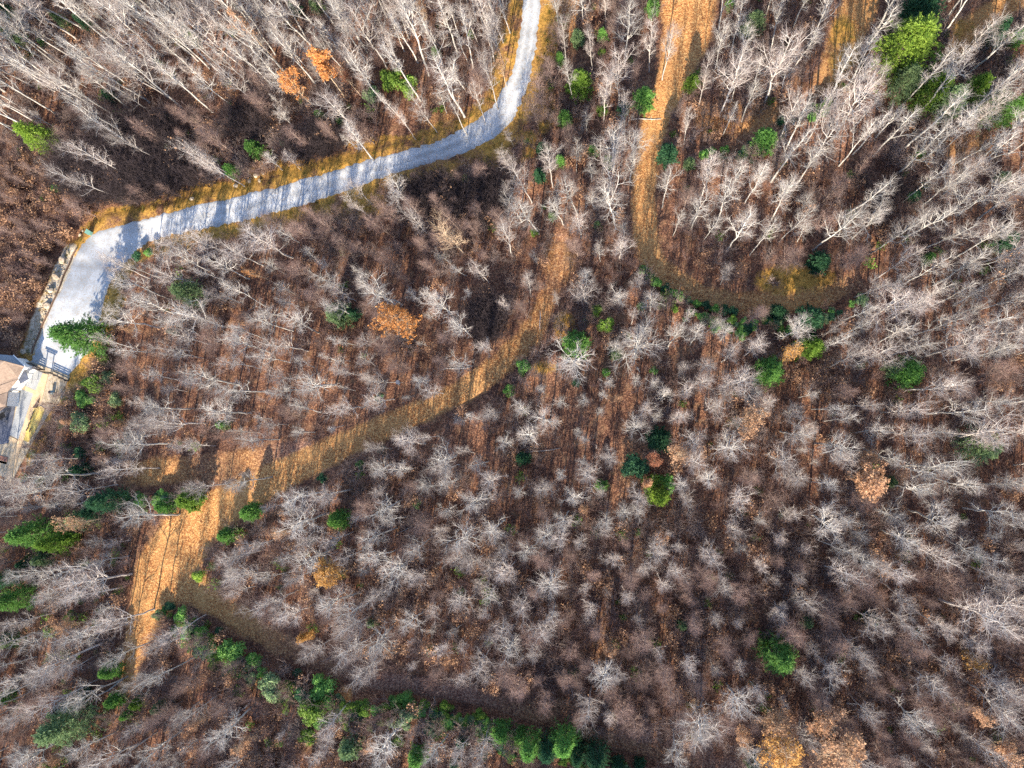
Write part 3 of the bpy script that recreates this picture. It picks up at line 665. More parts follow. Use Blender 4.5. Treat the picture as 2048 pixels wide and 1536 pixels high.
for fam, cnt in (('spread', 9), ('fine', 7), ('narrow', 8), ('brown', 6)):
    PROTO[fam] = []; FULL[fam] = []
    for i in range(cnt):
        H_, R_ = NOM[fam]; body, tw, e3_, e4_ = skeleton(1000*len(fam)+i*7+3, H_, R_, fam)
        bm_, tm_ = TONES[fam]
        v, f = pack(body); tk = mesh_np('trunk', v, f, [M[bm_]], smooth=True)
        v2, f2 = pack(tw); cr = mesh_np('crown', v2, f2, [M[bm_], M[tm_]], [0]+[1]*(len(f2)-1))
        PROTO[fam].append((tk, cr)); TIPS[fam, i] = np.concatenate([e3_, e4_])
        if i < 5:
            fu = mesh_np('bare_tree_whole', np.concatenate([v, v2]), f+[q_+len(v) for q_ in f2], [M[bm_], M[tm_]], [0]*len(f)+[0]+[1]*(len(f2)-1))
            FULL[fam].append(fu)

# evergreens
def quads_from(c, u, v):
    n = len(c); V = np.stack([c-u-v, c+u-v, c+u+v, c-u+v], 1).reshape(-1, 3); return V, np.arange(4*n).reshape(n, 4)
def pine_mesh(seed, H, R, dens=1.0, shape=.8):
    r = np.random.default_rng(seed); z0 = .10*H; nb = int(H*11*dens)
    z = z0+(H-z0)*(np.arange(nb)/nb); t = (z-z0)/(H-z0)
    ln = R*(np.minimum(1, (1-t)/.72)**shape*(.82+.0*t)+.06)*r.uniform(.55, 1.22, nb)
    az = np.arange(nb)*2.399+r.normal(0, .3, nb); rise = np.radians(8+38*t+r.normal(0, 6, nb))
    D = np.stack([np.cos(az)*np.cos(rise), np.sin(az)*np.cos(rise), np.sin(rise)], -1)
    O = np.stack([0*z, 0*z, z], -1); S = np.linspace(0, 1, 5)
    P = O[:, None]+D[:, None]*(ln[:, None]*S)[..., None]; P[:, :, 2] += -.10*ln[:, None]*S*(1-S)
    limb = (P, (.035*(1-.75*S))[None]*np.ones((nb, 1)), 3)
    tz = np.linspace(0, H, 9); trunk = (np.stack([0*tz, 0*tz, tz], -1)[None], (.16*H/10*(1-.9*tz/H)+.02)[None], 7)
    # side sprays along the limbs
    sp, sr = children(r, P, limb[1], 7, .22, 1.0, 50, R*.34, 2, .12, .10, .02, .5)
    sp = np.concatenate([sp, np.stack([P[:, 2], P[:, 3], P[:, 4]], 1)])
    # needle tufts on every spray
    k = 7; n = len(sp); tt = r.uniform(.1, 1.12, (n, k, 1)); c = sp[:, None, 0]*(1-tt)+sp[:, None, 2]*tt; d = unit(sp[:, 2]-sp[:, 0])
    c = c.reshape(-1, 3)+r.normal(0, .05, (n*k, 3)); d = np.repeat(d, k, 0)
    vs = []; fs = []; q = 0
    for j in range(3):
        dd = unit(d*.8+r.normal(0, .55, d.shape)+np.array([0, 0, .25])); sd = unit(np.cross(dd, r.normal(size=d.shape)))
        L = r.uniform(.13, .25, (len(d), 1)); w = r.uniform(.035, .06, (len(d), 1))
        tri = np.stack([c-sd*w, c+sd*w, c+dd*L*1.2+sd*w*.3, c+dd*L*1.2-sd*w*.3], 1).reshape(-1, 3); vs.append(tri); fs.append(np.arange(len(tri)).reshape(-1, 4)+q); q += len(tri)
    return trunk, limb, np.concatenate(vs), fs
def shrub_mesh(seed, H, R, n_leaf=1500, lumps=7, leaf=.085):
    r = np.random.default_rng(seed)
    a = r.uniform(0, 6.28, lumps); rr = R*np.sqrt(r.uniform(0, .55, lumps)); rr[0] = 0
    cen = np.stack([rr*np.cos(a), rr*np.sin(a), H*r.uniform(.45, .72, lumps)], -1); lr = r.uniform(.36, .56, lumps)*R
    w = r.integers(0, lumps, n_leaf); d = unit(r.normal(size=(n_leaf, 3))); d[:, 2] = np.where(d[:, 2] < -.5, -d[:, 2], d[:, 2])
    rad = lr[w]*r.uniform(.55, 1.12, n_leaf)
    c = cen[w]+d*rad[:, None]*np.array([1, 1, .85*H/R*.55+.25]); c[:, 2] = np.maximum(c[:, 2], .08)
    nrm = unit(d+r.normal(0, .6, d.shape)+np.array([0, 0, .5])); u = unit(np.cross(nrm, r.normal(size=d.shape))); v = np.cross(nrm, u)
    s1 = leaf*r.uniform(.7, 1.4, (n_leaf, 1)); V, F = quads_from(c, u*s1, v*s1*.55)
    stems = []
    for i in range(lumps):
        stems.append(np.linspace(0, 1, 5)[:, None]*cen[i]+np.array([0, 0, 0]))
    S = np.stack(stems); S[:, 1:-1] += r.normal(0, .05, S[:, 1:-1].shape)
    return (S, np.linspace(.035, .015, 5)[None]*np.ones((lumps, 1)), 4), V, F
def ever_proto(kind, seed):
    if kind == 'pine_tall': tr_, lb, V, F = pine_mesh(seed, 14, 3.6, 1.15, .75)
    elif kind == 'pine': tr_, lb, V, F = pine_mesh(seed, 7, 2.2, 1.5, .6)
    else:
        st_, V, F1 = shrub_mesh(seed, 2.2, 1.5, 2600 if kind == 'bush' else 1700, 8, .085 if kind == 'bush' else .10); v, f = pack([st_])
        return mesh_np('stems', v, f, [M['bark_brown']]), V, [F1]
    v, f = pack([tr_, lb]); return mesh_np('trunk', v, f, [M['bark_brown']], smooth=True), V, F
EV = {k: [ever_proto(k, s_) for s_ in range(n)] for k, n in (('pine_tall', 3), ('pine', 5), ('bush', 5))}
_evc = {}
def ever_crown(kind, i, tone):
    if (kind, i, tone) not in _evc:
        _, V, F = EV[kind][i]; _evc[kind, i, tone] = mesh_np('crown', V, F, [M[tone]])
    return _evc[kind, i, tone]
EVH = {'pine_tall': (14, 3.6), 'pine': (7, 2.2), 'bush': (2.2, 1.5)}
def ground_at(x, y): return float(ground_h(np.array([x]), np.array([y]))[0])
def foot(px, py, hz):                                 # a stem whose point hz above ground is seen at the pixel
    p = G(px, py, hz); return p[0], p[1], ground_at(p[0], p[1])
PLACED = []                                           # x, y, radius of everything standing, for spacing

# landmarks for the labels: pixel, phrase
LM = [(72,272,'the lime-green pine'),(1825,95,'the great yellow-green pine'),(155,678,'the bushy drive pine'),(795,635,'the lone orange oak'),
 (612,165,'the two orange-leaved trees'),(1288,197,'the sandy-track pine'),(1335,307,'the dark trackside pine'),(1385,167,'the bright sandy-track shrub'),
 (1160,168,'the bright roadside pine'),(1130,237,'the middle strip pine'),(1530,280,'the pine above the knoll'),(375,585,'the pale green pine'),
 (675,630,'the veiled grey-green pine'),(1640,525,'the dark loop pine'),(1537,745,'the round bright pine'),(1815,745,'the oval green pine'),(1625,665,'the two-toned pine'),
 (1205,640,'the yellow-green twin bush'),(1150,690,'the white-limbed pine'),(1045,917,'the small dark pine'),(1290,945,'the green-and-rust clump'),
 (380,1000,'the bright oval ledge bush'),(210,1000,'the blue-green ledge pine'),(675,1040,'the round light green pine'),(455,1070,'the turning-place bush'),
 (397,1150,'the tiny bright bush'),(65,1070,'the big side pine'),(25,1200,'the half-cut edge pine'),(1558,1315,'the lone bright lower pine'),(1125,1485,'the tall hedge pines'),
 (640,1375,'the thick hedge bush'),(665,1155,'the golden-leaved oak'),(1740,955,'the copper-leaved oak'),(1500,840,'the faded tan oak'),(1690,1500,'the golden corner oaks'),
 (130,1450,'the hazy green pine'),(1960,900,'the twig-veiled pine'),(507,297,'the round roadside pine'),(340,300,'the small yellow sapling'),(790,160,'the green thicket'),
 (1020,200,'the road bend'),(50,770,'the house'),(720,352,'the gravel road midpoint'),(330,1120,'the leafy turning place'),(1180,800,'the open leafy slope'),
 (700,1495,'the pale lower pine'),(925,1485,'the slim dark pine'),(1085,320,'the dark half-hidden pine'),(960,640,'the dark hollow'),(1250,1150,'the open brown woods'),
 (1900,1250,'the feathery grey tree'),(1480,1200,'the yellow-twigged sapling'),(822,1247,'the white dead snag'),(1990,60,'the corner pine'),(280,1390,'the small bush pair')]
LMa = np.array([(a, b_) for a, b_, _ in LM], float)
CLOCK = ['twelve', 'one', 'two', 'three', 'four', 'five', 'six', 'seven', 'eight', 'nine', 'ten', 'eleven']
ORD = ['first', 'second', 'third', 'fourth', 'fifth', 'sixth', 'seventh', 'eighth', 'ninth', 'tenth', 'eleventh', 'twelfth', 'thirteenth', 'fourteenth', 'fifteenth', 'sixteenth', 'seventeenth', 'eighteenth', 'nineteenth', 'twentieth']
PEND = []                                             # objects waiting for a relative label
def relabel():
    groups = {}
    for o, px, py, adj, noun in PEND:
        d = np.hypot(LMa[:, 0]-px, LMa[:, 1]-py); d[d < 14] = 1e9; k = int(np.argmin(d))
        a = math.degrees(math.atan2(px-LMa[k, 0], -(py-LMa[k, 1]))) % 360; c = int(round(a/30)) % 12
        groups.setdefault((k, c, noun), []).append((d[k], o, adj))
    for (k, c, noun), L in groups.items():
        L.sort(key=lambda q_: q_[0])
        for i, (_, o, adj) in enumerate(L):
            o['label'] = f"{adj} {noun}" + (f", {ORD[i]} out" if len(L) > 1 else "") + f" at {CLOCK[c]} o'clock from {LM[k][2]}"

EVER = [ # px, py, radius px, kind, tone, label or None
 (72,272,38,'pine_tall','lime','lone lime-green pine among grey trees at the edge of the brown brush'),(507,297,20,'pine','green','small round green pine just above the dark verge of the gravel road'),
 (463,341,17,'pine','green',None),(343,298,12,'pine','bushy','small yellow-green sapling standing in the black thicket'),(1160,165,30,'pine','bushy','bright pine with bare limbs across it beside the top of the road'),
 (1120,117,13,'pine','green',None),(1205,70,12,'pine','green',None),(1288,197,25,'pine','green','round green pine standing alone at the edge of the sandy track'),
 (1305,12,18,'pine','green','round green pine at the top of the sandy clearing'),(1385,167,18,'pine','bushy','small bright green pine out on the sandy clearing'),
 (1130,237,19,'pine','green','green pine halfway down the wooded strip between road and track'),(1335,307,24,'pine','dark','dark pine with a shadow along the sandy track'),
 (1530,280,27,'pine','green','green pine on the bank above the leafless knoll'),(1155,75,17,'pine','pale',None),(1085,297,15,'pine','dark','dark pine just below the road bend trees'),(1120,322,14,'pine','green',None),
 (1080,350,17,'pine','dark',None),(1186,302,13,'pine','green',None),(1218,322,14,'pine','pale',None),(1248,215,15,'pine','dark',None),(1204,220,12,'bush','bushy',None),(1104,432,10,'pine','pale',None),
 (1070,466,9,'bush','bushy',None),(1195,450,9,'pine','pale',None),(1204,105,8,'bush','bushy',None),
 (1822,92,64,'pine_tall','lime','great yellow-green pine spreading over the grassy track, largest in the photo'),(1842,20,46,'pine_tall','dark','dark green pine behind the great yellow-green pine'),
 (1812,165,34,'pine_tall','pale',None),(1868,180,40,'pine_tall','bushy',None),(1900,205,34,'pine_tall','pale',None),(1952,178,30,'pine_tall','bushy',None),(1985,212,36,'pine_tall','pale',None),(2025,218,26,'pine_tall','green',None),
 (1995,62,24,'pine_tall','dark','dark pine in the upper corner beside the orange track'),(2035,75,16,'pine','green',None),(1510,45,24,'pine','pale',None),(1462,8,12,'pine','green',None),(1495,60,16,'pine','pale',None),
 (375,585,32,'pine_tall','pale','pale green pine standing in the woods below the gravel road'),(675,628,30,'pine','pale','grey-green pine veiled by bare limbs beside the orange oak'),(707,628,14,'pine','dark',None),
 (155,672,48,'pine_tall','green','large bushy pine overhanging the gravel drive near the arch'),(203,668,18,'bush','bushy',None),
 (1640,525,25,'pine','dark','dark round pine on the inside of the leafy loop'),(1555,625,20,'pine','dark','dark round pine on the bank below the loop'),(1620,640,30,'pine','dark','blue-green upper half of the two-toned pine pair'),
 (1622,694,27,'pine','bushy','bright yellow-green pine just below its blue-green neighbour'),(1537,745,31,'pine','green','round bright green pine alone among grey crowns'),(1497,660,9,'pine','dark',None),
 (1815,745,30,'pine','green','oval green pine partly under white branches'),(1790,740,18,'pine','pale',None),(1195,622,13,'bush','bushy',None),(1210,650,17,'bush','bushy','yellow-green bush beside the middle track, lower of two'),
 (1150,690,31,'pine','green','green pine under a great spreading white tree'),(1232,705,15,'pine','pale',None),(1152,765,9,'pine','dark',None),(1212,745,9,'pine','green',None),(1308,742,8,'bush','green',None),
 (1045,735,16,'bush','green','round green bush in the shade of the track bank'),(1020,780,12,'bush','green',None),(1045,917,17,'pine','dark','small dark round pine with a pale tip in the brown slope'),
 (1318,880,28,'pine','dark','dark green pine at the top of the green and rust clump'),(1272,935,25,'bush','dark','dark leafy bush on the house side of the clump'),(1300,968,20,'bush','bushy',None),
 (1330,970,20,'bush','green',None),(1318,990,26,'pine','lime','yellow-green pine at the foot of the green and rust clump'),(1203,972,14,'pine','green',None),
 (380,1000,28,'pine','bushy','bright oval bush on the sunlit ledge'),(330,1012,20,'pine','green',None),(212,1003,32,'pine_tall','dark','blue-green pine at the house end of the leafy ledge'),(185,1025,20,'pine','dark',None),
 (245,998,12,'bush','green',None),(285,1000,13,'bush','green',None),(500,1023,21,'pine','green',None),(675,1040,22,'pine','green','round light green pine among pale crowns'),(455,1070,20,'pine','green','rounded green bush above the turning place'),
 (397,1150,14,'bush','lime','tiny bright green bush at the corner of the turning place'),(835,1007,9,'bush','green',None),(720,930,10,'bush','green',None),(765,900,9,'bush','dark',None),(645,957,10,'bush','dark',None),
 (62,1068,38,'pine_tall','green','big green pine near the side of the picture above the hazy woods'),(108,1085,28,'pine_tall','bushy',None),(25,1200,32,'pine_tall','green','green pine cut by the side of the picture, bright on its lower half'),
 (6,1160,22,'pine_tall','dark',None),(160,1040,26,'pine','pale',None),(135,1075,20,'pine','bushy',None),(85,1120,18,'pine','pale',None),(48,1128,12,'pine','dark',None),(190,1020,14,'pine','green',None),
 (160,940,18,'pine','dark',None),(160,905,15,'bush','dark',None),(190,770,22,'bush','bushy',None),(172,800,20,'bush','green',None),(165,845,22,'bush','pale',None),(215,755,14,'bush','pale',None),(230,800,16,'bush','pale',None),(205,720,14,'bush','bushy',None),
 (144,1232,12,'bush','bushy',None),(100,1262,12,'bush','pale',None),(15,1280,20,'pine','pale',None),(8,1395,16,'pine','green',None),(165,1390,14,'pine','dark',None),
 (220,1342,19,'pine','green','dark green bush beside the foot of the leafy track'),(230,1400,18,'pine','green','darker of the pair of small bushes'),(279,1405,16,'pine','bushy','lighter of the pair of small bushes'),(320,1415,15,'pine','pale',None),
 (255,1430,12,'pine','green',None),(130,1450,46,'pine_tall','pale','hazy pale green pine among leaning grey trees'),(125,1418,18,'pine_tall','dark',None),
 (316,1229,10,'bush','pale',None),(362,1230,15,'bush','green','topmost bush of the evergreen bank'),(345,1212,8,'bush','dark',None),(390,1243,9,'bush','bushy',None),(405,1262,12,'bush','green',None),(425,1275,11,'bush','bushy',None),(440,1262,9,'bush','dark',None),
 (465,1300,26,'bush','green','large rounded evergreen bush on the bank'),(447,1298,12,'bush','green',None),(508,1320,16,'bush','green',None),(527,1342,10,'bush','green',None),(545,1370,25,'bush','pale','pale green bush leaning off the evergreen bank'),(580,1370,10,'bush','bushy',None),
 (600,1386,14,'bush','dark',None),(597,1345,9,'bush','dark',None),(644,1376,26,'bush','green','thick green bush standing out of the hedge'),(622,1420,26,'bush','bushy',None),(640,1440,14,'bush','green',None),(660,1405,11,'bush','green',None),(618,1470,17,'bush','bushy',None),
 (690,1412,10,'bush','bushy',None),(710,1416,10,'bush','bushy',None),(732,1420,11,'bush','bushy',None),(752,1421,10,'bush','green',None),(770,1415,10,'bush','bushy',None),(790,1405,13,'bush','green',None),(808,1395,15,'bush','green',None),(822,1408,12,'bush','green',None),
 (765,1442,9,'bush','bushy',None),(787,1444,10,'bush','bushy',None),(812,1440,16,'bush','pale',None),(795,1480,13,'bush','bushy',None),(850,1410,11,'bush','bushy',None),(893,1415,13,'bush','bushy','yellow-green bush where the hedge thins out'),(862,1458,12,'bush','dark',None),
 (700,1495,24,'pine','pale','pale green pine below the hedge with a bare stem above it'),(835,1515,20,'pine','green',None),(925,1482,14,'pine','dark','slim dark pine below the hedge'),(910,1525,12,'pine','dark',None),(560,1485,8,'bush','green',None),
 (960,1432,12,'bush','bushy',None),(945,1440,9,'bush','pale',None),(975,1442,8,'bush','green',None),(1003,1465,22,'pine','green','round pine at the start of the dark pine row'),(1040,1470,16,'pine','green',None),(1060,1492,26,'pine_tall','green',None),(1095,1500,24,'pine_tall','dark',None),
 (1128,1485,30,'pine_tall','green','brightest and tallest pine of the dark pine row'),(1155,1510,20,'pine_tall','dark',None),(1192,1515,28,'pine_tall','dark',None),(1235,1530,14,'pine','dark',None),(1280,1530,12,'pine','dark',None),
 (1558,1312,36,'pine_tall','green','lone bright pine in the brown woods above the lower corner'),(1530,1285,12,'pine','bushy',None),
 (1286,541,10,'bush','green',None),(1300,555,9,'bush','bushy',None),(1314,567,11,'bush','green',None),(1330,577,10,'bush','dark',None),(1345,585,10,'bush','green',None),(1360,594,10,'bush','green',None),(1378,601,8,'bush','pale',None),(1395,607,10,'bush','green',None),
 (1412,612,10,'bush','dark',None),(1430,618,11,'bush','green',None),(1448,622,11,'bush','dark',None),(1466,624,10,'bush','dark',None),(1283,612,9,'pine','pale',None),
 (1380,327,13,'pine','pale',None),(1410,310,11,'bush','green',None),(1424,303,8,'bush','green',None),(1449,300,9,'bush','green',None),(1560,243,10,'bush','dark',None),(1838,311,12,'pine','green',None),(1828,393,13,'pine','dark',None),(1857,517,13,'pine','green',None),
 (2012,482,22,'pine','dark',None),(2005,355,12,'pine','pale',None),(1962,892,34,'pine_tall','pale','pale green pine veiled by a fan of white twigs'),(1745,930,12,'pine','green',None),(1780,965,14,'pine','pale',None),
 (785,158,26,'bush','bushy',None),(820,172,24,'bush','bushy',None),(745,190,18,'bush','pale',None),(640,232,13,'pine','green',None),(680,245,9,'pine','green',None),(570,291,10,'pine','pale',None),(943,68,9,'bush','bushy',None),(872,106,12,'pine','pale',None),(632,10,18,'pine','pale',None),(590,15,14,'pine','dark',None),
 (218,190,13,'pine','dark',None),(30,75,20,'pine_tall','pale',None),(170,48,18,'pine_tall','dark',None),(120,40,16,'pine_tall','pale',None),(320,130,12,'pine','pale',None),(380,70,16,'pine_tall','pale',None),(88,88,10,'pine','green',None),(15,20,16,'pine_tall','dark',None),
 (115,375,12,'bush','green',None),(185,372,10,'bush','pale',None),(88,396,8,'bush','bushy',None),(345,663,9,'pine','dark',None),(445,850,12,'pine','green',None),(300,505,10,'bush','green',None),(276,512,10,'bush','dark',None),(760,795,10,'bush','dark',None),
 (1275,1065,7,'bush','green',None),(1365,1250,12,'pine','pale',None),(1245,1235,8,'bush','bushy',None),(745,1245,13,'pine','pale',None),(1615,1245,12,'pine','pale',None),(1740,1240,14,'pine','dark',None),(1410,1447,8,'bush','green',None),(1505,1530,14,'pine','pale',None),
]
EVNAME = {'pine_tall': 'pine_tree', 'pine': 'pine_tree', 'bush': 'evergreen_bush'}
TONEW = {'green': 'mid-green', 'lime': 'yellow-green', 'dark': 'dark green', 'pale': 'pale grey-green', 'bushy': 'yellowish green'}
for i, (px, py, r_, kind, tone, lb) in enumerate(EVER):
    H0, R0 = EVH[kind]
    if kind == 'pine_tall': h = min(12, 3+r_/13.4*2.1)
    elif kind == 'pine': h = 1.6+r_/13.4*1.9
    else: h = .8+r_/13.4*1.5
    Rm = r_/13.4*1.06*(1-h*.45/110); x, y, z = foot(px, py, h*(.55 if kind != 'bush' else .5))
    j = i % len(EV[kind]); e = empty(EVNAME[kind], (x, y, z-.05), rng.uniform(0, 6.28)); e.scale = (Rm/R0*rng.uniform(.92,1.08), Rm/R0*rng.uniform(.92,1.08), h/H0)
    me = EV[kind][j][0]; t_ = link('trunk' if kind != 'bush' else 'stem', me, e); c_ = link('crown' if kind != 'bush' else 'foliage', ever_crown(kind, j, tone), e)
    tag(e, lb, 'pine tree' if kind != 'bush' else 'bush', 'evergreen trees in the woods' if kind != 'bush' else 'evergreen bushes')
    if not lb: PEND.append((e, px, py, ('small ' if r_ < 16 else '')+TONEW[tone], 'pine' if kind != 'bush' else 'bush'))
    PLACED.append((x, y, Rm*.75, 1))

# leafy oaks that kept their autumn leaves
def leaf_cloud(tips, seed, n, s=.10, keep=1.0, z=None):
    r = np.random.default_rng(seed); c = tips[r.integers(0, len(tips), n)]+r.normal(0, .10, (n, 3))
    if keep < 1: c = c[(vnoise(c[:, 0]*.9, c[:, 1]*.9+c[:, 2], seed) < keep)]
    n = len(c); u = unit(r.normal(size=(n, 3))*np.array([1, 1, .6])); v = unit(np.cross(u, r.normal(size=(n, 3)))); sc = s*r.uniform(.6, 1.4, (n, 1)); return quads_from(c, u*sc, v*sc*.7)
LEAFM = {}
def leaf_mesh(fam, i, tone, n, keep):
    k = (fam, i, tone, n, keep)
    if k not in LEAFM:
        V, F = leaf_cloud(TIPS[fam, i], i+50, n, .105, keep); LEAFM[k] = mesh_np('foliage', V, [F], [M[tone]])
    return LEAFM[k]
def tree_object(name, fam, i, x, y, z, h, R, rz, tone=None):
    H0, R0 = NOM[fam]; e = empty(name, (x, y, z-.08), rz); e.scale = (R/R0, R/R0, h/H0)
    tk, cr = PROTO[fam][i]; a = link('trunk', tk, e); b_ = link('crown', cr, e)
    if tone:
        for o, ms in ((a, [tone[0]]), (b_, list(tone))):
            for s_i, m_ in enumerate(ms): o.material_slots[s_i].link = 'OBJECT'; o.material_slots[s_i].material = M[m_]
    return e
OAKS = [(795,635,42,11,'orange',4000,.7,'lone orange-leaved oak standing in grey leafless woods'),(588,172,24,13,'orange',3400,.75,'smaller orange-leaved tree, the one closer to the house'),
 (640,135,30,16,'orange',4200,.8,'larger of the two orange-leaved trees above the road'),(690,150,18,12,'rust',2200,.6,'thin rust-leaved tree beside the larger orange-leaved tree'),
 (665,1155,32,11,'gold',4200,.7,'golden-leaved oak among pale crowns above the lower track'),(610,1272,17,6,'gold',3000,.9,'small golden tree at the edge of the lower track'),(1500,840,32,12,'tan',3000,.6,'faded tan oak with thin leaves'),
 (1740,960,38,13,'tan',4600,.7,'copper-leaved oak with a green sapling at its heart'),(1738,915,20,11,'tan',2200,.7,'small copper-leaved tree above the copper-leaved oak'),(1575,1490,46,11,'gold',2700,.6,'golden oak at the bottom edge beside rust crowns'),
 (1690,1505,50,12,'tan',3300,.65,'larger orange-tan oak at the bottom edge'),(1650,1440,30,10,'tan',3000,.6,'tan oak above the golden oaks'),(1545,1440,28,10,'tan',3000,.6,'tan oak on the house side of the golden oaks'),
 (1312,923,17,9,'rust',4200,1.0,'rust-brown leafy tree in the middle of the green clump'),(1298,965,15,7,'tan',2800,.8,'pale tan tree in front of the yellow-green pine'),(1355,905,26,10,'tan',2200,.5,'sparse tan-leaved tree beside the dark pine of the clump'),
 (1955,1425,18,10,'tan',2200,.6,'small tan-leaved tree near the lower corner'),(1585,705,22,9,'gold',2200,.6,'thin golden tree beside the yellow-green pine'),(490,55,22,17,'tan',1800,.55,'pale peach-leaved tree high in the grey woods'),
 (505,545,13,9,'orange',1200,.6,'small orange-leaved tree below the gravel road'),(835,10,15,12,'tan',1000,.5,'small tan tree at the top edge'),(1000,130,20,10,'tan',1400,.5,'thin tan tree at the road bend'),(1960,1330,26,7,'gold',1600,.5,'low yellow-leaved tree in the lower woods'),
 (1235,795,12,5,'tan',900,.6,'tiny tan-leaved sapling on the open slope'),(1225,1300,20,7,'tan',2200,.6,'short tan-leaved tree in the open brown woods'),(150,1045,22,10,'tan',2000,.6,'tan-leaved tree among the side pines'),(135,1255,20,8,'tan',1700,.6,'tan-leaved tree above the leaning grey tree'),
 (235,845,14,4,'tan',1200,.8,'low peach-leaved shrub tree on the slope below the fence'),(135,845,12,3.5,'tan',1300,.9,'small peach-leaved sapling close to the stony yard'),(255,655,13,5,'tan',1200,.7,'small peach-leaved tree near the bushy pine'),(1167,1020,14,6,'tan',1000,.6,'small tan sapling below the open slope'),
 (1395,1420,26,7,'rust',1800,.5,'low rust-tinted tree above the last bend of the lower track'),(560,1065,18,8,'tan',1100,.5,'thin tan tree beside the bright bush'),(2010,1505,26,9,'tan',2600,.6,'peach-tinted tree in the lower corner'),(1490,1480,20,8,'tan',2000,.6,'tan tree just above the bottom edge by the golden oaks'),
 (740,1490,16,5,'tan',1200,.6,'tan sapling below the hedge'),(395,1445,18,6,'tan',1600,.6,'peach-leaved sapling in the lower woods'),(490,1485,22,7,'tan',1600,.5,'wide peach-leaved tree near the bottom edge'),(105,1520,18,8,'tan',1400,.6,'tan-leaved tree at the bottom beside leaning trunks')]
for i, (px, py, r_, h, tone, n, keep, lb) in enumerate(OAKS):
    fam = 'brown' if h < 8 else ('narrow' if h > 15 else 'fine'); j = i % 5
    x, y, z = foot(px, py, h*.72); R = r_/13.4*(1-h*.7/110)*.95
    e = tree_object('leafy_oak', fam, j, x, y, z, h, R, rng.uniform(0, 6.28), ('bark_tan', 'twig_tan'))
    link('foliage', leaf_mesh(fam, j, tone, n, keep), e); tag(e, lb, 'oak tree', 'trees that kept their autumn leaves'); PLACED.append((x, y, R*.7, 1))

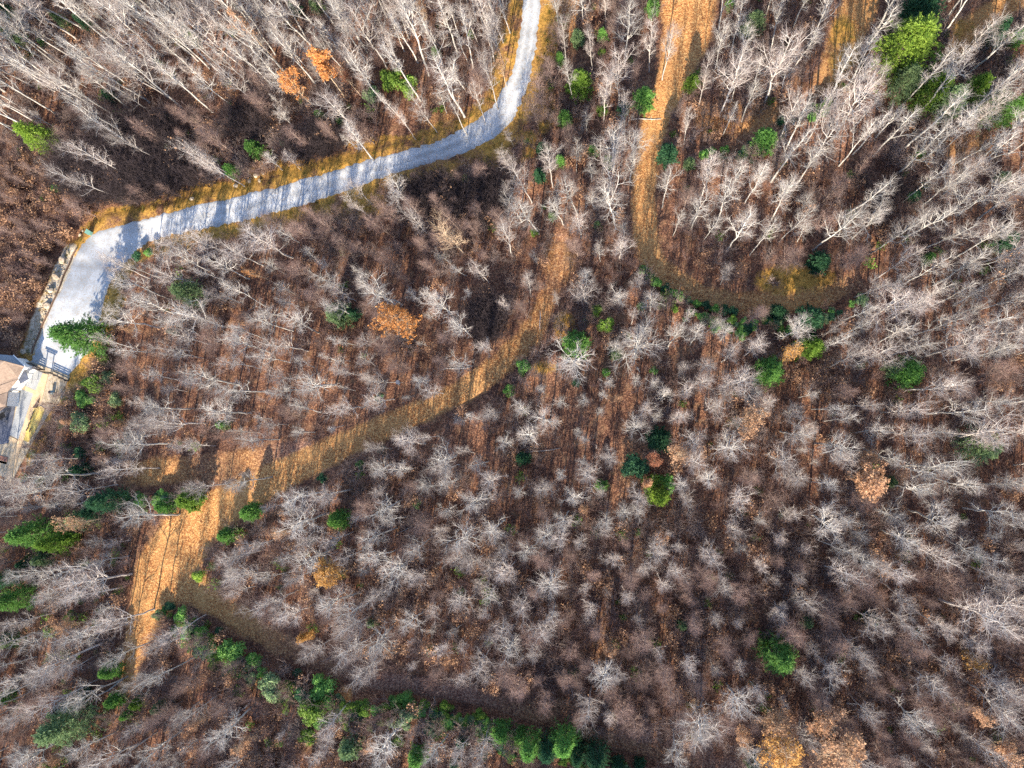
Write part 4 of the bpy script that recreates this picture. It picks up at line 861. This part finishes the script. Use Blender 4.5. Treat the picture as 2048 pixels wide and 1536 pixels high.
# ------------------------------------------------------------------ bare trees seen one by one (crown centre and radius in pixels)
BARE = """1237 133 35f;1250 40 35w;1224 277 40w;1224 333 36f;1227 393 44w;1090 317 28f;1057 417 36w;1114 400 28w;1144 377 32w;1044 353 26f;1334 363 24w;1400 407 32w;1424 333 30f;1464 377 32w;1484 333 26w;1517 353 24w
1484 447 32w;1427 433 18w;1357 430 15w;1534 463 22w;1240 487 24t;1197 493 15w;1180 75 17f;1124 57 17f;1204 177 24t;1240 200 18f;1144 293 16w;1137 133 16w;1304 63 25f;1334 80 25t;1414 143 18f;1380 230 14f
1450 60 22w;1484 27 24w;1507 50 25w;1490 120 18w;1596 207 30f;1693 147 36w;1666 200 34f;1586 290 32w;1613 233 30w;1636 310 26w;1586 377 30w;1599 433 20w;1686 443 36w;1676 367 24b;1736 260 22w;1769 233 24w;1819 233 28w
1743 320 20b;1886 217 34w;1926 133 34w;1886 117 26w;1969 50 26t;2019 57 28w;2019 150 36w;1936 240 36w;1986 213 30f;1879 343 20w;1919 353 28w;2013 367 28w;2019 290 28w;1879 427 32w;1809 457 28w;1929 447 26w;2003 467 34w
1809 522 22t;1869 535 24w;1816 562 20w;1953 529 34w;1886 582 20w;2036 545 22w;2036 592 24w;1936 582 20w;1736 615 18w;1943 615 20w;1996 642 32w;1886 652 24w;1819 662 28w;1723 655 20w;1593 659 32w;1686 679 20w;1846 692 28w
1986 702 26w;2036 695 24w;1769 712 30f;1676 659 14f;1889 769 34f;2016 795 26w;1936 822 30w;1996 872 46f;1703 719 24f;1686 785 24b;1669 812 20w;1733 805 18f;1593 862 28w;1769 865 22w;1829 865 28f;1879 872 20w;1693 839 15w
1683 889 34w;1569 919 32f;1613 952 28f;1789 902 24w;1856 935 30w;1896 939 36w;1846 982 30w;1929 962 26w;1546 805 18t;1829 819 25t;1669 975 20w;2019 979 18w
1164 552 24w;1167 585 26f;1237 582 22w;1307 599 26w;1284 555 18f;1047 569 16f;1107 592 11f;1044 622 22b;1264 629 13t;1291 655 26w;1274 699 52w;1344 679 26w;1221 692 20w;1154 712 46w;1427 645 18w;1377 629 14f;1461 662 22w
1394 672 24w;1464 709 24f;1414 715 26f;1514 629 26b;1514 695 24t;1364 739 16f;1401 759 28f;1471 762 38f;1377 779 20f;1451 779 22f;1221 755 15w;1271 765 13w;1314 765 16w;1211 792 11w;1164 792 16w;1124 802 15w;1327 795 18w
1291 815 22f;1044 825 24w;1087 835 30w;1357 832 22t;1427 815 24f;1507 785 20w;1524 812 20w;1054 872 26w;1154 859 13w;1189 829 8w;1271 855 28w;1307 842 15w;1391 872 28t;1467 849 18f;1457 895 36w;1174 882 10w;1224 909 22f
1121 939 14w;1181 945 30f;1161 925 14w;1387 922 30f;1427 959 24w;1361 965 20w;1084 972 26f;1157 999 24w;1374 999 20f;1274 999 24f;1504 955 28b;1484 1005 28t;1207 992 14f;1034 979 15w
645 552 26w;712 542 13w;759 582 38w;845 575 20w;859 532 24b;955 539 22f;882 615 34w;919 652 26w;895 675 24b;725 675 20f;669 615 24w;579 645 32w;525 642 28w;555 685 32f;669 675 17w;612 759 40w;569 772 26w;522 712 22w
745 792 26f;855 779 20f;679 809 26f;795 729 28b;879 725 22b;679 742 18f;812 889 30f;745 899 18f;745 932 28w;879 915 34w;889 935 24f;795 942 20w;925 909 14f;982 819 20f;945 839 13w;652 989 32f;589 995 30w;852 979 22w
895 965 20w;979 955 28f;1005 895 20w;952 999 32w;762 1012 30w;572 832 24b;849 872 14f
217 529 26d;253 572 34w;283 612 32w;333 545 26f;233 635 32w;367 632 42w;430 529 28w;417 645 26f;467 589 24w;473 689 30w;457 725 22f;400 759 40w;467 775 28w;427 822 36w;307 812 32w;327 845 34f;253 889 36w;287 852 24f
497 879 22w;200 685 16w;83 919 20f;100 955 42w;50 979 30w;140 979 30f;477 962 28w;233 942 26f;383 975 24f
267 1044 38w;53 1157 28w;160 1177 46f;110 1197 28f;213 1254 34f;110 1324 44f;160 1284 26w;460 1121 28f;483 1167 26f;300 1304 20f;333 1264 24f;307 1357 20w;257 1371 20f;430 1467 36w;293 1504 28w;457 1334 16b;157 1401 30w;93 1407 26f
367 1434 18f;50 1517 34w;383 1284 18b;595 1044 38w;659 1081 20f;609 1121 36w;752 1074 26w;922 1067 38w;985 1057 32w;909 1117 24f;779 1144 38w;752 1121 26w;745 1194 24f;672 1214 38w;699 1231 28w;699 1264 34f;822 1247 26w
972 1191 24w;949 1167 16f;925 1217 28t;752 1277 36w;699 1307 36f;729 1351 34f;799 1264 24b;995 1254 24f;1012 1301 28w;959 1331 28f;1012 1147 28t;579 1237 30f;532 1211 30f;629 1301 26f;759 1501 34w;655 1447 20f;872 1514 24w
919 1514 20f;955 1507 24f;829 1091 24w;829 1157 24f;1091 1074 28w;1121 1081 26f;1171 1091 18f;1127 1037 24w;1211 1034 22w;1244 1037 24w;1271 1020 18w;1311 1104 30f;1251 1094 18b;1064 1101 24w;1087 1171 36w;1427 1114 26f
1101 1231 17w;1081 1264 28f;1211 1357 30w;1067 1317 20f;1134 1237 22b;1184 1154 20b;1254 1201 17f;1177 1421 28f;1244 1421 28b;1401 1441 34w;1414 1467 42f;1474 1417 34w;1351 1497 26w;1507 1521 26w;1377 1337 20f;1377 1197 16b;1454 1171 20f
1281 1357 26b;1451 1301 28b;1034 1224 26f;1344 1387 30b;1141 1307 20b;1257 1307 18b;1663 1044 38w;1713 1041 24w;1676 1101 26w;1686 1157 26f;1729 1114 24w;1749 1131 22f;1823 1081 30w;1806 1144 28f;1886 1111 30f;1953 1097 26w
1979 1121 20w;2009 1034 30w;2003 1157 24f;1963 1241 52f;1886 1037 36w;1599 1161 15f;1616 1211 24f;1673 1351 24f;1749 1197 26b;1753 1251 26f;1829 1251 28f;1603 1367 22f;1899 1164 30b;1830 1440 30w;2019 1424 34f;2003 1374 28f
1719 1297 20f;1596 1131 16b;1556 1121 18b;785 375 34w;902 437 26b;817 430 22f;897 470 32t;940 450 26b;1000 470 28f;780 420 26b;750 442 24b;770 512 26b;705 370 20f;710 405 16f;520 480 46f;460 500 30f;400 480 34f;330 490 36f
360 520 26w;805 50 42w;789 113 32w;719 133 30w;885 143 38w;662 200 36f;699 267 30w;965 133 28t;945 187 18f;905 213 20w;839 207 22f;795 227 16f;912 50 26w;979 43 28f;150 205 30w;250 130 34w;320 140 34w;170 235 30w;345 60 30w;60 130 30w
280 250 24b;380 235 26b;420 270 26b;590 270 24b;650 255 24b;410 320 22f;385 300 26f;160 300 28f;130 345 28f;230 270 24f"""
def hgt(px, py):                                     # stand height over the picture
    if py < 420 and px < 1000: return 18.5-.011*max(0, py-150)-(3 if 560 < px < 1000 and py > 180 else 0)
    if py < 480 and px > 1400: return 18
    if py < 480: return 16
    if px > 1620: return 16 if py < 1000 else 14
    if px < 560: return 13.5
    if py < 820: return 13.5
    if py > 1150: return 11.5
    return 13
ENT = []
for tok in BARE.replace('\n', ';').split(';'):
    a, b_, c_ = tok.split(); px, py, r_, k = float(a), float(b_), float(c_[:-1]), c_[-1]
    h = hgt(px, py)*(.75+.25*min(1.25, r_/30))*(1.0 if k != 'b' else .68)
    fam = {'w': 'spread', 'f': 'fine', 'b': 'brown', 't': 'fine', 'd': 'fine'}[k]
    if k == 'w' and (py < 330 and (px < 1000 or px > 1560)): fam = 'narrow'
    x, y, z = foot(px, py, h*.78); R = max(.9, r_/13.4*(1-h*.75/110)*1.22)
    tone = {'t': ('bark_tan', 'twig_tan'), 'd': ('twig_dark', 'twig_dark')}.get(k)
    if k == 'f' and py > 1100 and px > 950 and r_ < 29: tone = ('bark_brown', 'twig_brown')
    ENT.append([x, y, z, h, R, fam, tone, r_, px, py, k]); PLACED.append((x, y, R*.5, 0))

# the rest of the stand, filled in between
def dens(px, py):
    """spacing factor (m) and family mix at a pixel; 0 = no trees"""
    if py < 470-.17*px and px < 1030:
        if 130 < px < 520 and 240 < py < 440: return 3.3, 'b', .42
        if px < 160 and py > 280: return 3.0, 'b', .40
        if py > 170 and px > 350: return 2.9, 'm', .8
        return 2.45, 'n', 1.0
    if px < 240 and 330 < py < 760: return 2.7, 'b', .34
    if px < 260 and py > 700 and py < 960: return 2.9, 'b', .42
    if px < 420 and py > 960: return 2.7, 'm', .85
    if px > 1400 and py < 340: return 3.3, 'n', 1.0
    if px > 1650 and py < 1000: return 3.3, 'm', 1.0
    if px > 1000 and 480 < py < 1050 and px < 1500: return 4.2, 'f', .7
    if py > 1100 and px > 980: return 2.6, 'u', .8
    if py > 1050 and px > 400: return 2.7, 'f', .72
    if 640 < px < 1000 and 340 < py < 520: return 2.9, 'b', .6
    return 3.0, 'm', .75
r = np.random.default_rng(77)
N0 = 26000; cx = r.uniform(-125, 85, N0); cy = r.uniform(-92, 92, N0); cz = ground_h(cx, cy); cpx, cpy = project(cx, cy, cz)
dtr = np.full(N0, 1e9)
for P, w in tracks_w.values():
    d, bw, *_ = poly_dist(cx, cy, P, w); dtr = np.minimum(dtr, d-bw*1.1)
drd = road_dist(cx, cy)[0]
yard = ((cpx < 150-.45*(cpy-740)) & (cpy > 690) & (cpy < 1010)) | ((cpx < 100) & (cpx < 92+(700-cpy)*.28) & (cpy > 690) & (cpy < 760))
open_ = np.zeros(N0)
for e_ in ((1340,70,70,80),(1330,140,40,70),(320,1110,60,80),(700,405,60,28),(1590,560,70,34),(1120,560,26,60),(990,300,40,24)): open_ = np.maximum(open_, ellipse(cx, cy, *e_))
okm = (dtr > .3) & (drd > 1.6) & ~yard & (open_ < .5)
cell = {}
def near_ok(x, y, rad):
    i, j = int(x//4), int(y//4)
    for a in (i-1, i, i+1):
        for b_ in (j-1, j, j+1):
            for (u, v, w_) in cell.get((a, b_), ()):
                if (x-u)**2+(y-v)**2 < max(rad, w_)**2: return False
    return True
def put(x, y, rad): cell.setdefault((int(x//4), int(y//4)), []).append((x, y, rad))
for x, y, rad, _ in PLACED: put(x, y, min(rad, 3.9))
FILL = []
EVa = np.array([(e_[0], e_[1], e_[2]) for e_ in EVER], float); EVw = np.array([(x, y, w_) for x, y, w_, q_ in PLACED[:len(EVER)] if w_ > 1.0])
DARKZ = [(290,300,95,70),(230,350,110,60),(330,360,100,40),(970,640,45,50),(870,400,60,34),(985,400,30,50),(640,300,50,26),(1750,400,50,60),(520,250,40,34)]
_tp = [(np.array([q_[:2] for q_ in v], float), np.array([q_[2] for q_ in v], float)*(.8 if k_ in ('lower', 'sandy', 'middle', 'upper') else .4)) for k_, v in TRACKS.items()]
_tp.append((np.array([((a[0]+b_[0])/2, (a[1]+b_[1])/2) for a, b_ in ROAD_E], float), np.array([math.dist(a, b_)/2 for a, b_ in ROAD_E])*.9))
def track_px(qx, qy):
    X_, Y_ = np.array([qx]), np.array([qy]); m_ = 1e9
    for P_, W_ in _tp:
        d, bw, *_ = poly_dist(X_, Y_, P_, W_); m_ = min(m_, float((d-bw)[0]))
    return m_
for i in np.nonzero(okm)[0]:
    sp_, mix, hf = dens(cpx[i], cpy[i]); u = r.uniform()
    if not near_ok(cx[i], cy[i], sp_*r.uniform(.75, 1.15)): continue
    h = hgt(cpx[i], cpy[i])*hf*r.uniform(.55, 1.12)
    fam = {'u': 'brown' if u < .6 else 'fine', 'b': 'brown', 'n': 'narrow' if u < .75 else 'fine', 'm': 'spread' if u < .3 else 'narrow' if u < .45 else 'fine' if u < .8 else 'brown', 'f': 'fine' if u < .55 else 'spread' if u < .7 else 'brown'}[mix]
    if fam == 'brown': h = min(h, 9.5)
    R = {'spread': .205, 'fine': .19, 'narrow': .15, 'brown': .28}[fam]*h*r.uniform(.8, 1.15)
    if any(((cpx[i]-c)/e_)**2+((cpy[i]-d)/f_)**2 < .8 for c, d, e_, f_ in DARKZ): continue
    # keep open ground and evergreens clear of crowns that would lean over them
    qx, qy = project(cx[i], cy[i], cz[i]+h*.8)
    if any((qx-a)**2/(b_*b_)+(qy-c)**2/(d_*d_) < 1 for a, c, b_, d_ in ((1370,60,85,100),(1340,160,60,70),(330,1120,80,90),(1110,560,50,80),(1180,800,50,60))): continue
    if np.any(np.hypot(EVa[:, 0]-qx, EVa[:, 1]-qy) < EVa[:, 2]*1.05+9): continue
    if np.any(np.hypot(EVw[:, 0]-cx[i], EVw[:, 1]-cy[i]-1.5) < EVw[:, 2]+2.2): continue
    if track_px(qx, qy) < 12: continue
    FILL.append([cx[i], cy[i], cz[i], h, R, fam, None, R*13.4*1.15, qx, qy, '-']); put(cx[i], cy[i], sp_*.8)
allt = ENT+FILL
vis = [t for t in allt if -15 < t[8] < W_PX+15 and -15 < t[9] < H_PX+15]
vis.sort(key=lambda t: -(t[7]+(4 if t[10] != '-' else 0))); pick = vis[:300]; pk = set(map(id, pick)); rest = [t for t in allt if id(t) not in pk]
FORM = {'spread': 'wide-limbed', 'fine': 'fine-twigged', 'narrow': 'tall slender', 'brown': 'low bushy'}
for n_, t in enumerate(pick):
    x, y, z, h, R, fam, tone, r_, px, py, k = t; j = n_ % len(PROTO[fam])
    e = tree_object('bare_tree', fam, j, x, y, z, h, R, r.uniform(0, 6.28), tone); tag(e, None, 'bare tree', 'leafless trees of the wood')
    cw = 'brown' if fam == 'brown' else 'brownish' if tone and tone[0] == 'bark_brown' else 'tan' if k == 't' else 'dark' if k == 'd' else 'white' if fam in ('spread', 'narrow') else 'grey'
    PEND.append((e, px, py, f"{FORM[fam]} {cw}", 'bare tree'))
relabel()

# instancing for what nobody could count
def scatter(name, pts, rots, scls, idx, meshes, label):
    pc = bpy.data.collections.new(name+'_sources')
    for i, me in enumerate(meshes):
        o = bpy.data.objects.new(f'{name}_{i:02d}', me); pc.objects.link(o)
    me = bpy.data.meshes.new(name); me.vertices.add(len(pts)); me.vertices.foreach_set('co', np.asarray(pts, np.float32).ravel())
    for an, ty, val in (('rot', 'FLOAT_VECTOR', rots), ('scl', 'FLOAT_VECTOR', scls)):
        a = me.attributes.new(an, ty, 'POINT'); a.data.foreach_set('vector', np.asarray(val, np.float32).ravel())
    a = me.attributes.new('idx', 'INT', 'POINT'); a.data.foreach_set('value', np.asarray(idx, np.int32))
    o = link(name, me); ng = bpy.data.node_groups.new(name, 'GeometryNodeTree')
    ng.interface.new_socket('Geometry', in_out='INPUT', socket_type='NodeSocketGeometry'); ng.interface.new_socket('Geometry', in_out='OUTPUT', socket_type='NodeSocketGeometry')
    gi = ng.nodes.new('NodeGroupInput'); go = ng.nodes.new('NodeGroupOutput'); ip = ng.nodes.new('GeometryNodeInstanceOnPoints')
    ci = ng.nodes.new('GeometryNodeCollectionInfo'); ci.inputs[0].default_value = pc; ci.inputs['Separate Children'].default_value = True; ci.inputs['Reset Children'].default_value = True
    def na(nm, ty):
        q_ = ng.nodes.new('GeometryNodeInputNamedAttribute'); q_.data_type = ty; q_.inputs[0].default_value = nm; return q_.outputs[0]
    L = ng.links.new; L(gi.outputs[0], ip.inputs['Points']); L(ci.outputs[0], ip.inputs['Instance']); ip.inputs['Pick Instance'].default_value = True
    L(na('idx', 'INT'), ip.inputs['Instance Index']); er = ng.nodes.new('FunctionNodeEulerToRotation'); L(na('rot', 'FLOAT_VECTOR'), er.inputs[0]); L(er.outputs[0], ip.inputs['Rotation'])
    L(na('scl', 'FLOAT_VECTOR'), ip.inputs['Scale']); L(ip.outputs[0], go.inputs[0])
    md = o.modifiers.new('scatter', 'NODES'); md.node_group = ng
    return tag(o, label, kind='stuff')
fams = ['spread', 'fine', 'narrow', 'brown']; flat_m = [m_ for f_ in fams for m_ in FULL[f_]]
pts, rots, scls, idx = [], [], [], []
for t in rest:
    x, y, z, h, R, fam = t[:6]; H0, R0 = NOM[fam]
    pts.append((x, y, z-.08)); rots.append((r.normal(0, .03), r.normal(0, .03), r.uniform(0, 6.28))); scls.append((R/R0, R/R0, h/H0)); idx.append(fams.index(fam)*5+r.integers(0, 5))
scatter('background_woodland', pts, rots, scls, idx, flat_m, 'smaller leafless trees filling the wood between the larger ones')

# undergrowth: twiggy brown saplings and brush, seedlings with leaves, grass tufts
def brush_mesh(seed, mats, H=2.6, stems=7, leaves=0, leafm=None):
    r_ = np.random.default_rng(seed); a = r_.uniform(0, 6.28, stems); s0 = np.linspace(0, 1, 6); sp2 = r_.uniform(.1, .45, stems)*H
    P = np.stack([np.stack([np.cos(a_)*s0**1.3*q_+r_.normal(0, .04, 6)*s0, np.sin(a_)*s0**1.3*q_+r_.normal(0, .04, 6)*s0, s0*H*r_.uniform(.6, 1.05)], -1) for a_, q_ in zip(a, sp2)])
    R_ = .022*(1-.7*s0)[None]*np.ones((stems, 1))
    c, q = children(r_, P, R_, 8, .2, 1, 38, H*.33, 2, .14, .10, .013, .5); c2, q2 = children(r_, c, q, 4, .3, 1, 38, H*.14, 1, .1, .06, .009, .5)
    v, f = pack([(P, R_, 3), (c, q, 3), (c2, q2, 3)]); ids = [0]*len(f); ms = [M[mats]]
    if leaves:
        V, F = leaf_cloud(c2[:, -1], seed, leaves, .06); f.append(F+len(v)); v = np.concatenate([v, V]); ids.append(1); ms.append(M[leafm])
    return mesh_np('brush', v, f, ms, ids)
kinds = [brush_mesh(i, 'twig_brown', 2.6, 7) for i in range(5)]+[brush_mesh(20+i, 'twig_grey', 3.2, 6) for i in range(3)]+\
        [brush_mesh(30+i, 'twig_brown', 2.0, 6, 170, 'tan') for i in range(3)]+[brush_mesh(40+i, 'twig_dark', 3.0, 9) for i in range(3)]+[brush_mesh(50+i, 'twig_brown', 1.4, 5, 150, 'bushy') for i in range(2)]
N1 = 34000; ux = r.uniform(-122, 78, N1); uy = r.uniform(-70, 88, N1); uz = ground_h(ux, uy); upx, upy = project(ux, uy, uz)
dtr = np.full(N1, 1e9)
for P, w in tracks_w.values():
    d, bw, *_ = poly_dist(ux, uy, P, w); dtr = np.minimum(dtr, d-bw)
drd = road_dist(ux, uy)[0]
yard = ((upx < 146-.45*(upy-740)) & (upy > 690) & (upy < 1010)) | ((upx < 100) & (upx < 92+(700-upy)*.28) & (upy > 690) & (upy < 760))
op = np.zeros(N1)
for e_ in ((1340,70,75,90),(1330,140,45,70),(320,1110,65,85),(700,405,70,34),(1590,560,80,40),(1120,560,26,60),(990,300,50,30),(1180,800,110,130),(110,570,22,110)): op = np.maximum(op, .9*ellipse(ux, uy, *e_))
cl = np.clip(.35+1.9*fbm(ux/7, uy/7, 31), .05, 1)
heavy = ((upx < 240) & (upy > 300) & (upy < 960)) | ((upx > 640) & (upx < 1010) & (upy > 360) & (upy < 520)) | ((upx > 130) & (upx < 620) & (upy > 230) & (upy < 440)) | ((upy > 1050) & (upx > 420))
keep = (dtr > .4) & (drd > 2.4) & ~yard & (r.uniform(size=N1) < np.where(heavy, np.maximum(cl, .75), cl)*(1-op))
pts, rots, scls, idx = [], [], [], []
darkz = [(290,300,95,70),(230,350,110,60),(330,360,100,40),(970,640,45,50),(870,400,70,40),(985,400,30,50),(640,300,60,30),(1750,400,50,60),(520,250,50,40)]
for (c, d, e_, f_) in darkz[:7]:
    for _ in range(int(e_*f_/34)):
        t_ = r.uniform(0, 6.28); q_ = math.sqrt(r.uniform()); p = G(c+e_*q_*math.cos(t_), d+f_*q_*math.sin(t_), 1.0)
        if road_dist(p[:1], p[1:2])[0][0] < 2.5 or track_px(c+e_*q_*math.cos(t_), d+f_*q_*math.sin(t_)) < 6: continue
        pts.append((p[0], p[1], ground_at(p[0], p[1])-.05)); rots.append((0, 0, r.uniform(0, 6.28))); s_ = r.uniform(.9, 1.9); scls.append((s_*1.1, s_*1.1, s_*.9)); idx.append(11+r.integers(0, 3))
for i in np.nonzero(keep)[0]:
    a, b_ = upx[i], upy[i]; u = r.uniform()
    dk = any(((a-c)/e_)**2+((b_-d)/f_)**2 < 1 for c, d, e_, f_ in darkz)
    if dk and u < .93: k = 11+r.integers(0, 3)
    elif a < 240 and 330 < b_ < 700: k = r.integers(0, 5) if u < .5 else 8+r.integers(0, 3)
    elif a < 260 and b_ > 700: k = r.integers(0, 5) if u < .45 else 5+r.integers(0, 3) if u < .7 else 8+r.integers(0, 3) if u < .85 else 14+r.integers(0, 2)
    else: k = r.integers(0, 5) if u < .5 else 5+r.integers(0, 3) if u < .86 else 8+r.integers(0, 3) if u < .97 else 14+r.integers(0, 2)
    s_ = r.uniform(.6, 1.45)*(1.5 if dk else 1); pts.append((ux[i], uy[i], uz[i]-.05)); rots.append((0, 0, r.uniform(0, 6.28))); scls.append((s_*1.1, s_*1.1, s_)); idx.append(k)
scatter('undergrowth', pts, rots, scls, idx, kinds, 'tangled brown brush and saplings covering the woodland floor')
# low evergreen cover running along the cut banks
gp, gr2, gs, gi_ = [], [], [], []
for bi, n_ in ((1, 90), (3, 420), (4, 50), (2, 40)):
    Pb = banks_w[bi][0]; seg_ = np.concatenate([[0], np.cumsum(np.linalg.norm(np.diff(Pb, axis=0), axis=1))])
    for k in range(n_):
        u = r.uniform(0, seg_[-1])*(1 if bi != 3 else .9); x = np.interp(u, seg_, Pb[:, 0])+r.normal(0, .5); y = np.interp(u, seg_, Pb[:, 1])-abs(r.normal(.7 if bi != 3 else 1.1, .8 if bi != 3 else 1.3))
        if vnoise(np.array([u/2.5]), np.array([bi*7.]), 5)[0] < .38 and r.uniform() < .8: continue
        gp.append((x, y, ground_at(x, y)-.05)); s_ = r.uniform(.18, .5); gs.append((s_*r.uniform(.9, 1.6), s_*1.2, s_*.8)); gr2.append((0, 0, r.uniform(0, 6.28))); gi_.append(r.integers(0, 6))
scatter('evergreen_undergrowth', gp, gr2, gs, gi_, [mesh_np('low_leaves', EV['bush'][i_][1], EV['bush'][i_][2], [M[t_]]) for i_, t_ in ((0, 'green'), (1, 'bushy'), (2, 'dark'), (3, 'bushy'), (4, 'green'), (0, 'pale'))], 'low green leafy cover along the cut banks of the tracks')
ps = []
for k in range(420):
    t_ = r.uniform(0, 1); px_ = np.interp(t_, [0, .25, .5, .75, 1], [140, 119, 100, 84, 66])+r.normal(-6, 4.5); py_ = np.interp(t_, [0, .25, .5, .75, 1], [505, 555, 600, 640, 692]); p = G(px_, py_); ps.append(p)
n_ = len(ps); sz = r.uniform(.05, .22, n_)**1.0
scatter('loose_stones', ps, r.uniform(0, 3, (n_, 3)), np.stack([sz, sz*.8, sz*.7], -1), r.integers(0, 4, n_), BM, 'loose pale stones strewn between the timber edging and the brush')
def tuft(seed, mat):
    r_ = np.random.default_rng(seed); n = 34; c = np.concatenate([r_.normal(0, .16, (n, 2)), np.zeros((n, 1))], 1); d = unit(np.stack([r_.normal(0, .5, n), r_.normal(0, .5, n), np.ones(n)], -1)); sd = unit(np.cross(d, r_.normal(size=(n, 3)))); L = r_.uniform(.18, .42, (n, 1))
    V = np.stack([c-sd*.018, c+sd*.018, c+d*L], 1).reshape(-1, 3); return mesh_np('tuft', V, [np.arange(3*n).reshape(n, 3)], [M[mat]])
M['straw'] = leaf_mat('dry_grass', (.30, .20, .05), (.46, .33, .09), (.60, .45, .16)); M['grassg'] = leaf_mat('green_grass', (.06, .10, .015), (.13, .16, .03), (.28, .25, .06))
N2 = 22000; vx_ = r.uniform(-104, 64, N2); vy_ = r.uniform(-50, 72, N2); a1, a2, a3, a4 = masks(vx_, vy_); kk = (a2 > .35) & (road_dist(vx_, vy_)[0] > .25)
vx_, vy_ = vx_[kk], vy_[kk]; vz_ = ground_h(vx_, vy_); n = len(vx_); s_ = r.uniform(.7, 1.4, n)
scatter('dry_grass', np.stack([vx_, vy_, vz_-.01], -1), np.stack([0*s_, 0*s_, r.uniform(0, 6.28, n)], -1), np.stack([s_, s_, s_], -1), r.choice([0, 1, 2, 3], n, p=[.36, .36, .14, .14]), [tuft(1, 'straw'), tuft(2, 'straw'), tuft(3, 'grassg'), tuft(4, 'grassg')], 'yellow and olive grass tufts on the road verges')

# fallen logs and dead poles
LOGS = [((907,1172),(905,1212),.14,'grey fallen log lying straight down the slope below the pale crowns'),((848,1038),(790,1072),.10,'thin fallen pole below the round light green pine'),((1040,908),(1120,896),.07,'thin bleached pole beside the small dark round pine'),
 ((880,740),(940,735),.09,'broken grey pole lying in the brush above the broad track'),((335,1425),(260,1470),.13,'leaning grey pole lying across the lower leafy corner'),((500,1405),(455,1440),.12,'grey log in the brush below the evergreen bank'),((250,1355),(110,1440),.14,'long fallen trunk beside the hazy green pine'),
 ((734,1445),(712,1480),.10,'bleached pole reaching up from the pale lower pine'),((1080,622),(1080,660),.07,'short pale stick on the grassy edge of the broad track'),((1262,240),(1322,238),.10,'branchy log lying across the sandy track'),((868,1392),(872,1410),.07,'short upright-looking stick in the hedge'),
 ((1193,890),(1193,897),.10,'tiny pale stump chip on the open slope'),((1274,735),(1280,745),.09,'short white broken branch below the great white tree'),((1870,1395),(1790,1330),.12,'long fallen trunk in the lower woods'),((1900,1440),(1830,1385),.12,'second long fallen trunk parallel to its neighbour'),
 ((2040,1330),(2010,1310),.12,'stub of a fallen log near the side of the lower woods'),((1855,615),(1790,618),.12,'pale fallen trunk in the right-hand hollow'.replace('right-hand ', 'shaded '))]
for a, b_, rr, lb in LOGS:
    p, q2 = Vector(G(*a)), Vector(G(*b_)); p.z += rr*.8; q2.z += rr*.8; mid = (p+q2)/2; mid.z = max(mid.z, ground_at(mid.x, mid.y)+rr*.8)
    sd = Vector((-(q2-p).y, (q2-p).x, 0))*.03; q1 = p.lerp(mid, .5)+sd; q3 = mid.lerp(q2, .5)-sd*.5
    for w_ in (q1, q3): w_.z = max(w_.z, ground_at(w_.x, w_.y)+rr*.7)
    lg = MB().tube([p, q1, mid, q3, q2], [rr, rr*.95, rr*.85, rr*.75, rr*.55], 8)
    L_ = (q2-p).length
    if L_ > 1.5:
        for k in range(3):
            o_ = p.lerp(q2, .45+.18*k); dd = (q2-p).normalized()*.4+Vector((sd.x, sd.y, 0)).normalized()*(.5 if k % 2 else -.5)+Vector((0, 0, .35)); lg.tube([o_, o_+dd*L_*.16], [rr*.35, rr*.1], 5)
    tag(lg.build('fallen_log', M['bark_grey'], smooth=True), lb, 'log', 'fallen logs')
fd = empty('game_feeder', tuple(G(802,766))); tag(fd, 'small grey feeder on legs standing in the brush above the broad track', 'feeder')
MB().tube([(0,0,1.0),(0,0,1.15),(0,0,1.75),(0,0,1.8)], [.12,.30,.30,.34], 12)  .build('drum', M['slate'], fd, inv=False)
for k in range(3):
    a = k*2.09; MB().tube([(.26*math.cos(a), .26*math.sin(a), 1.2), (.5*math.cos(a), .5*math.sin(a), -.05)], [.03, .03], 6).build('leg', M['metal_roofshade'], fd, inv=False)
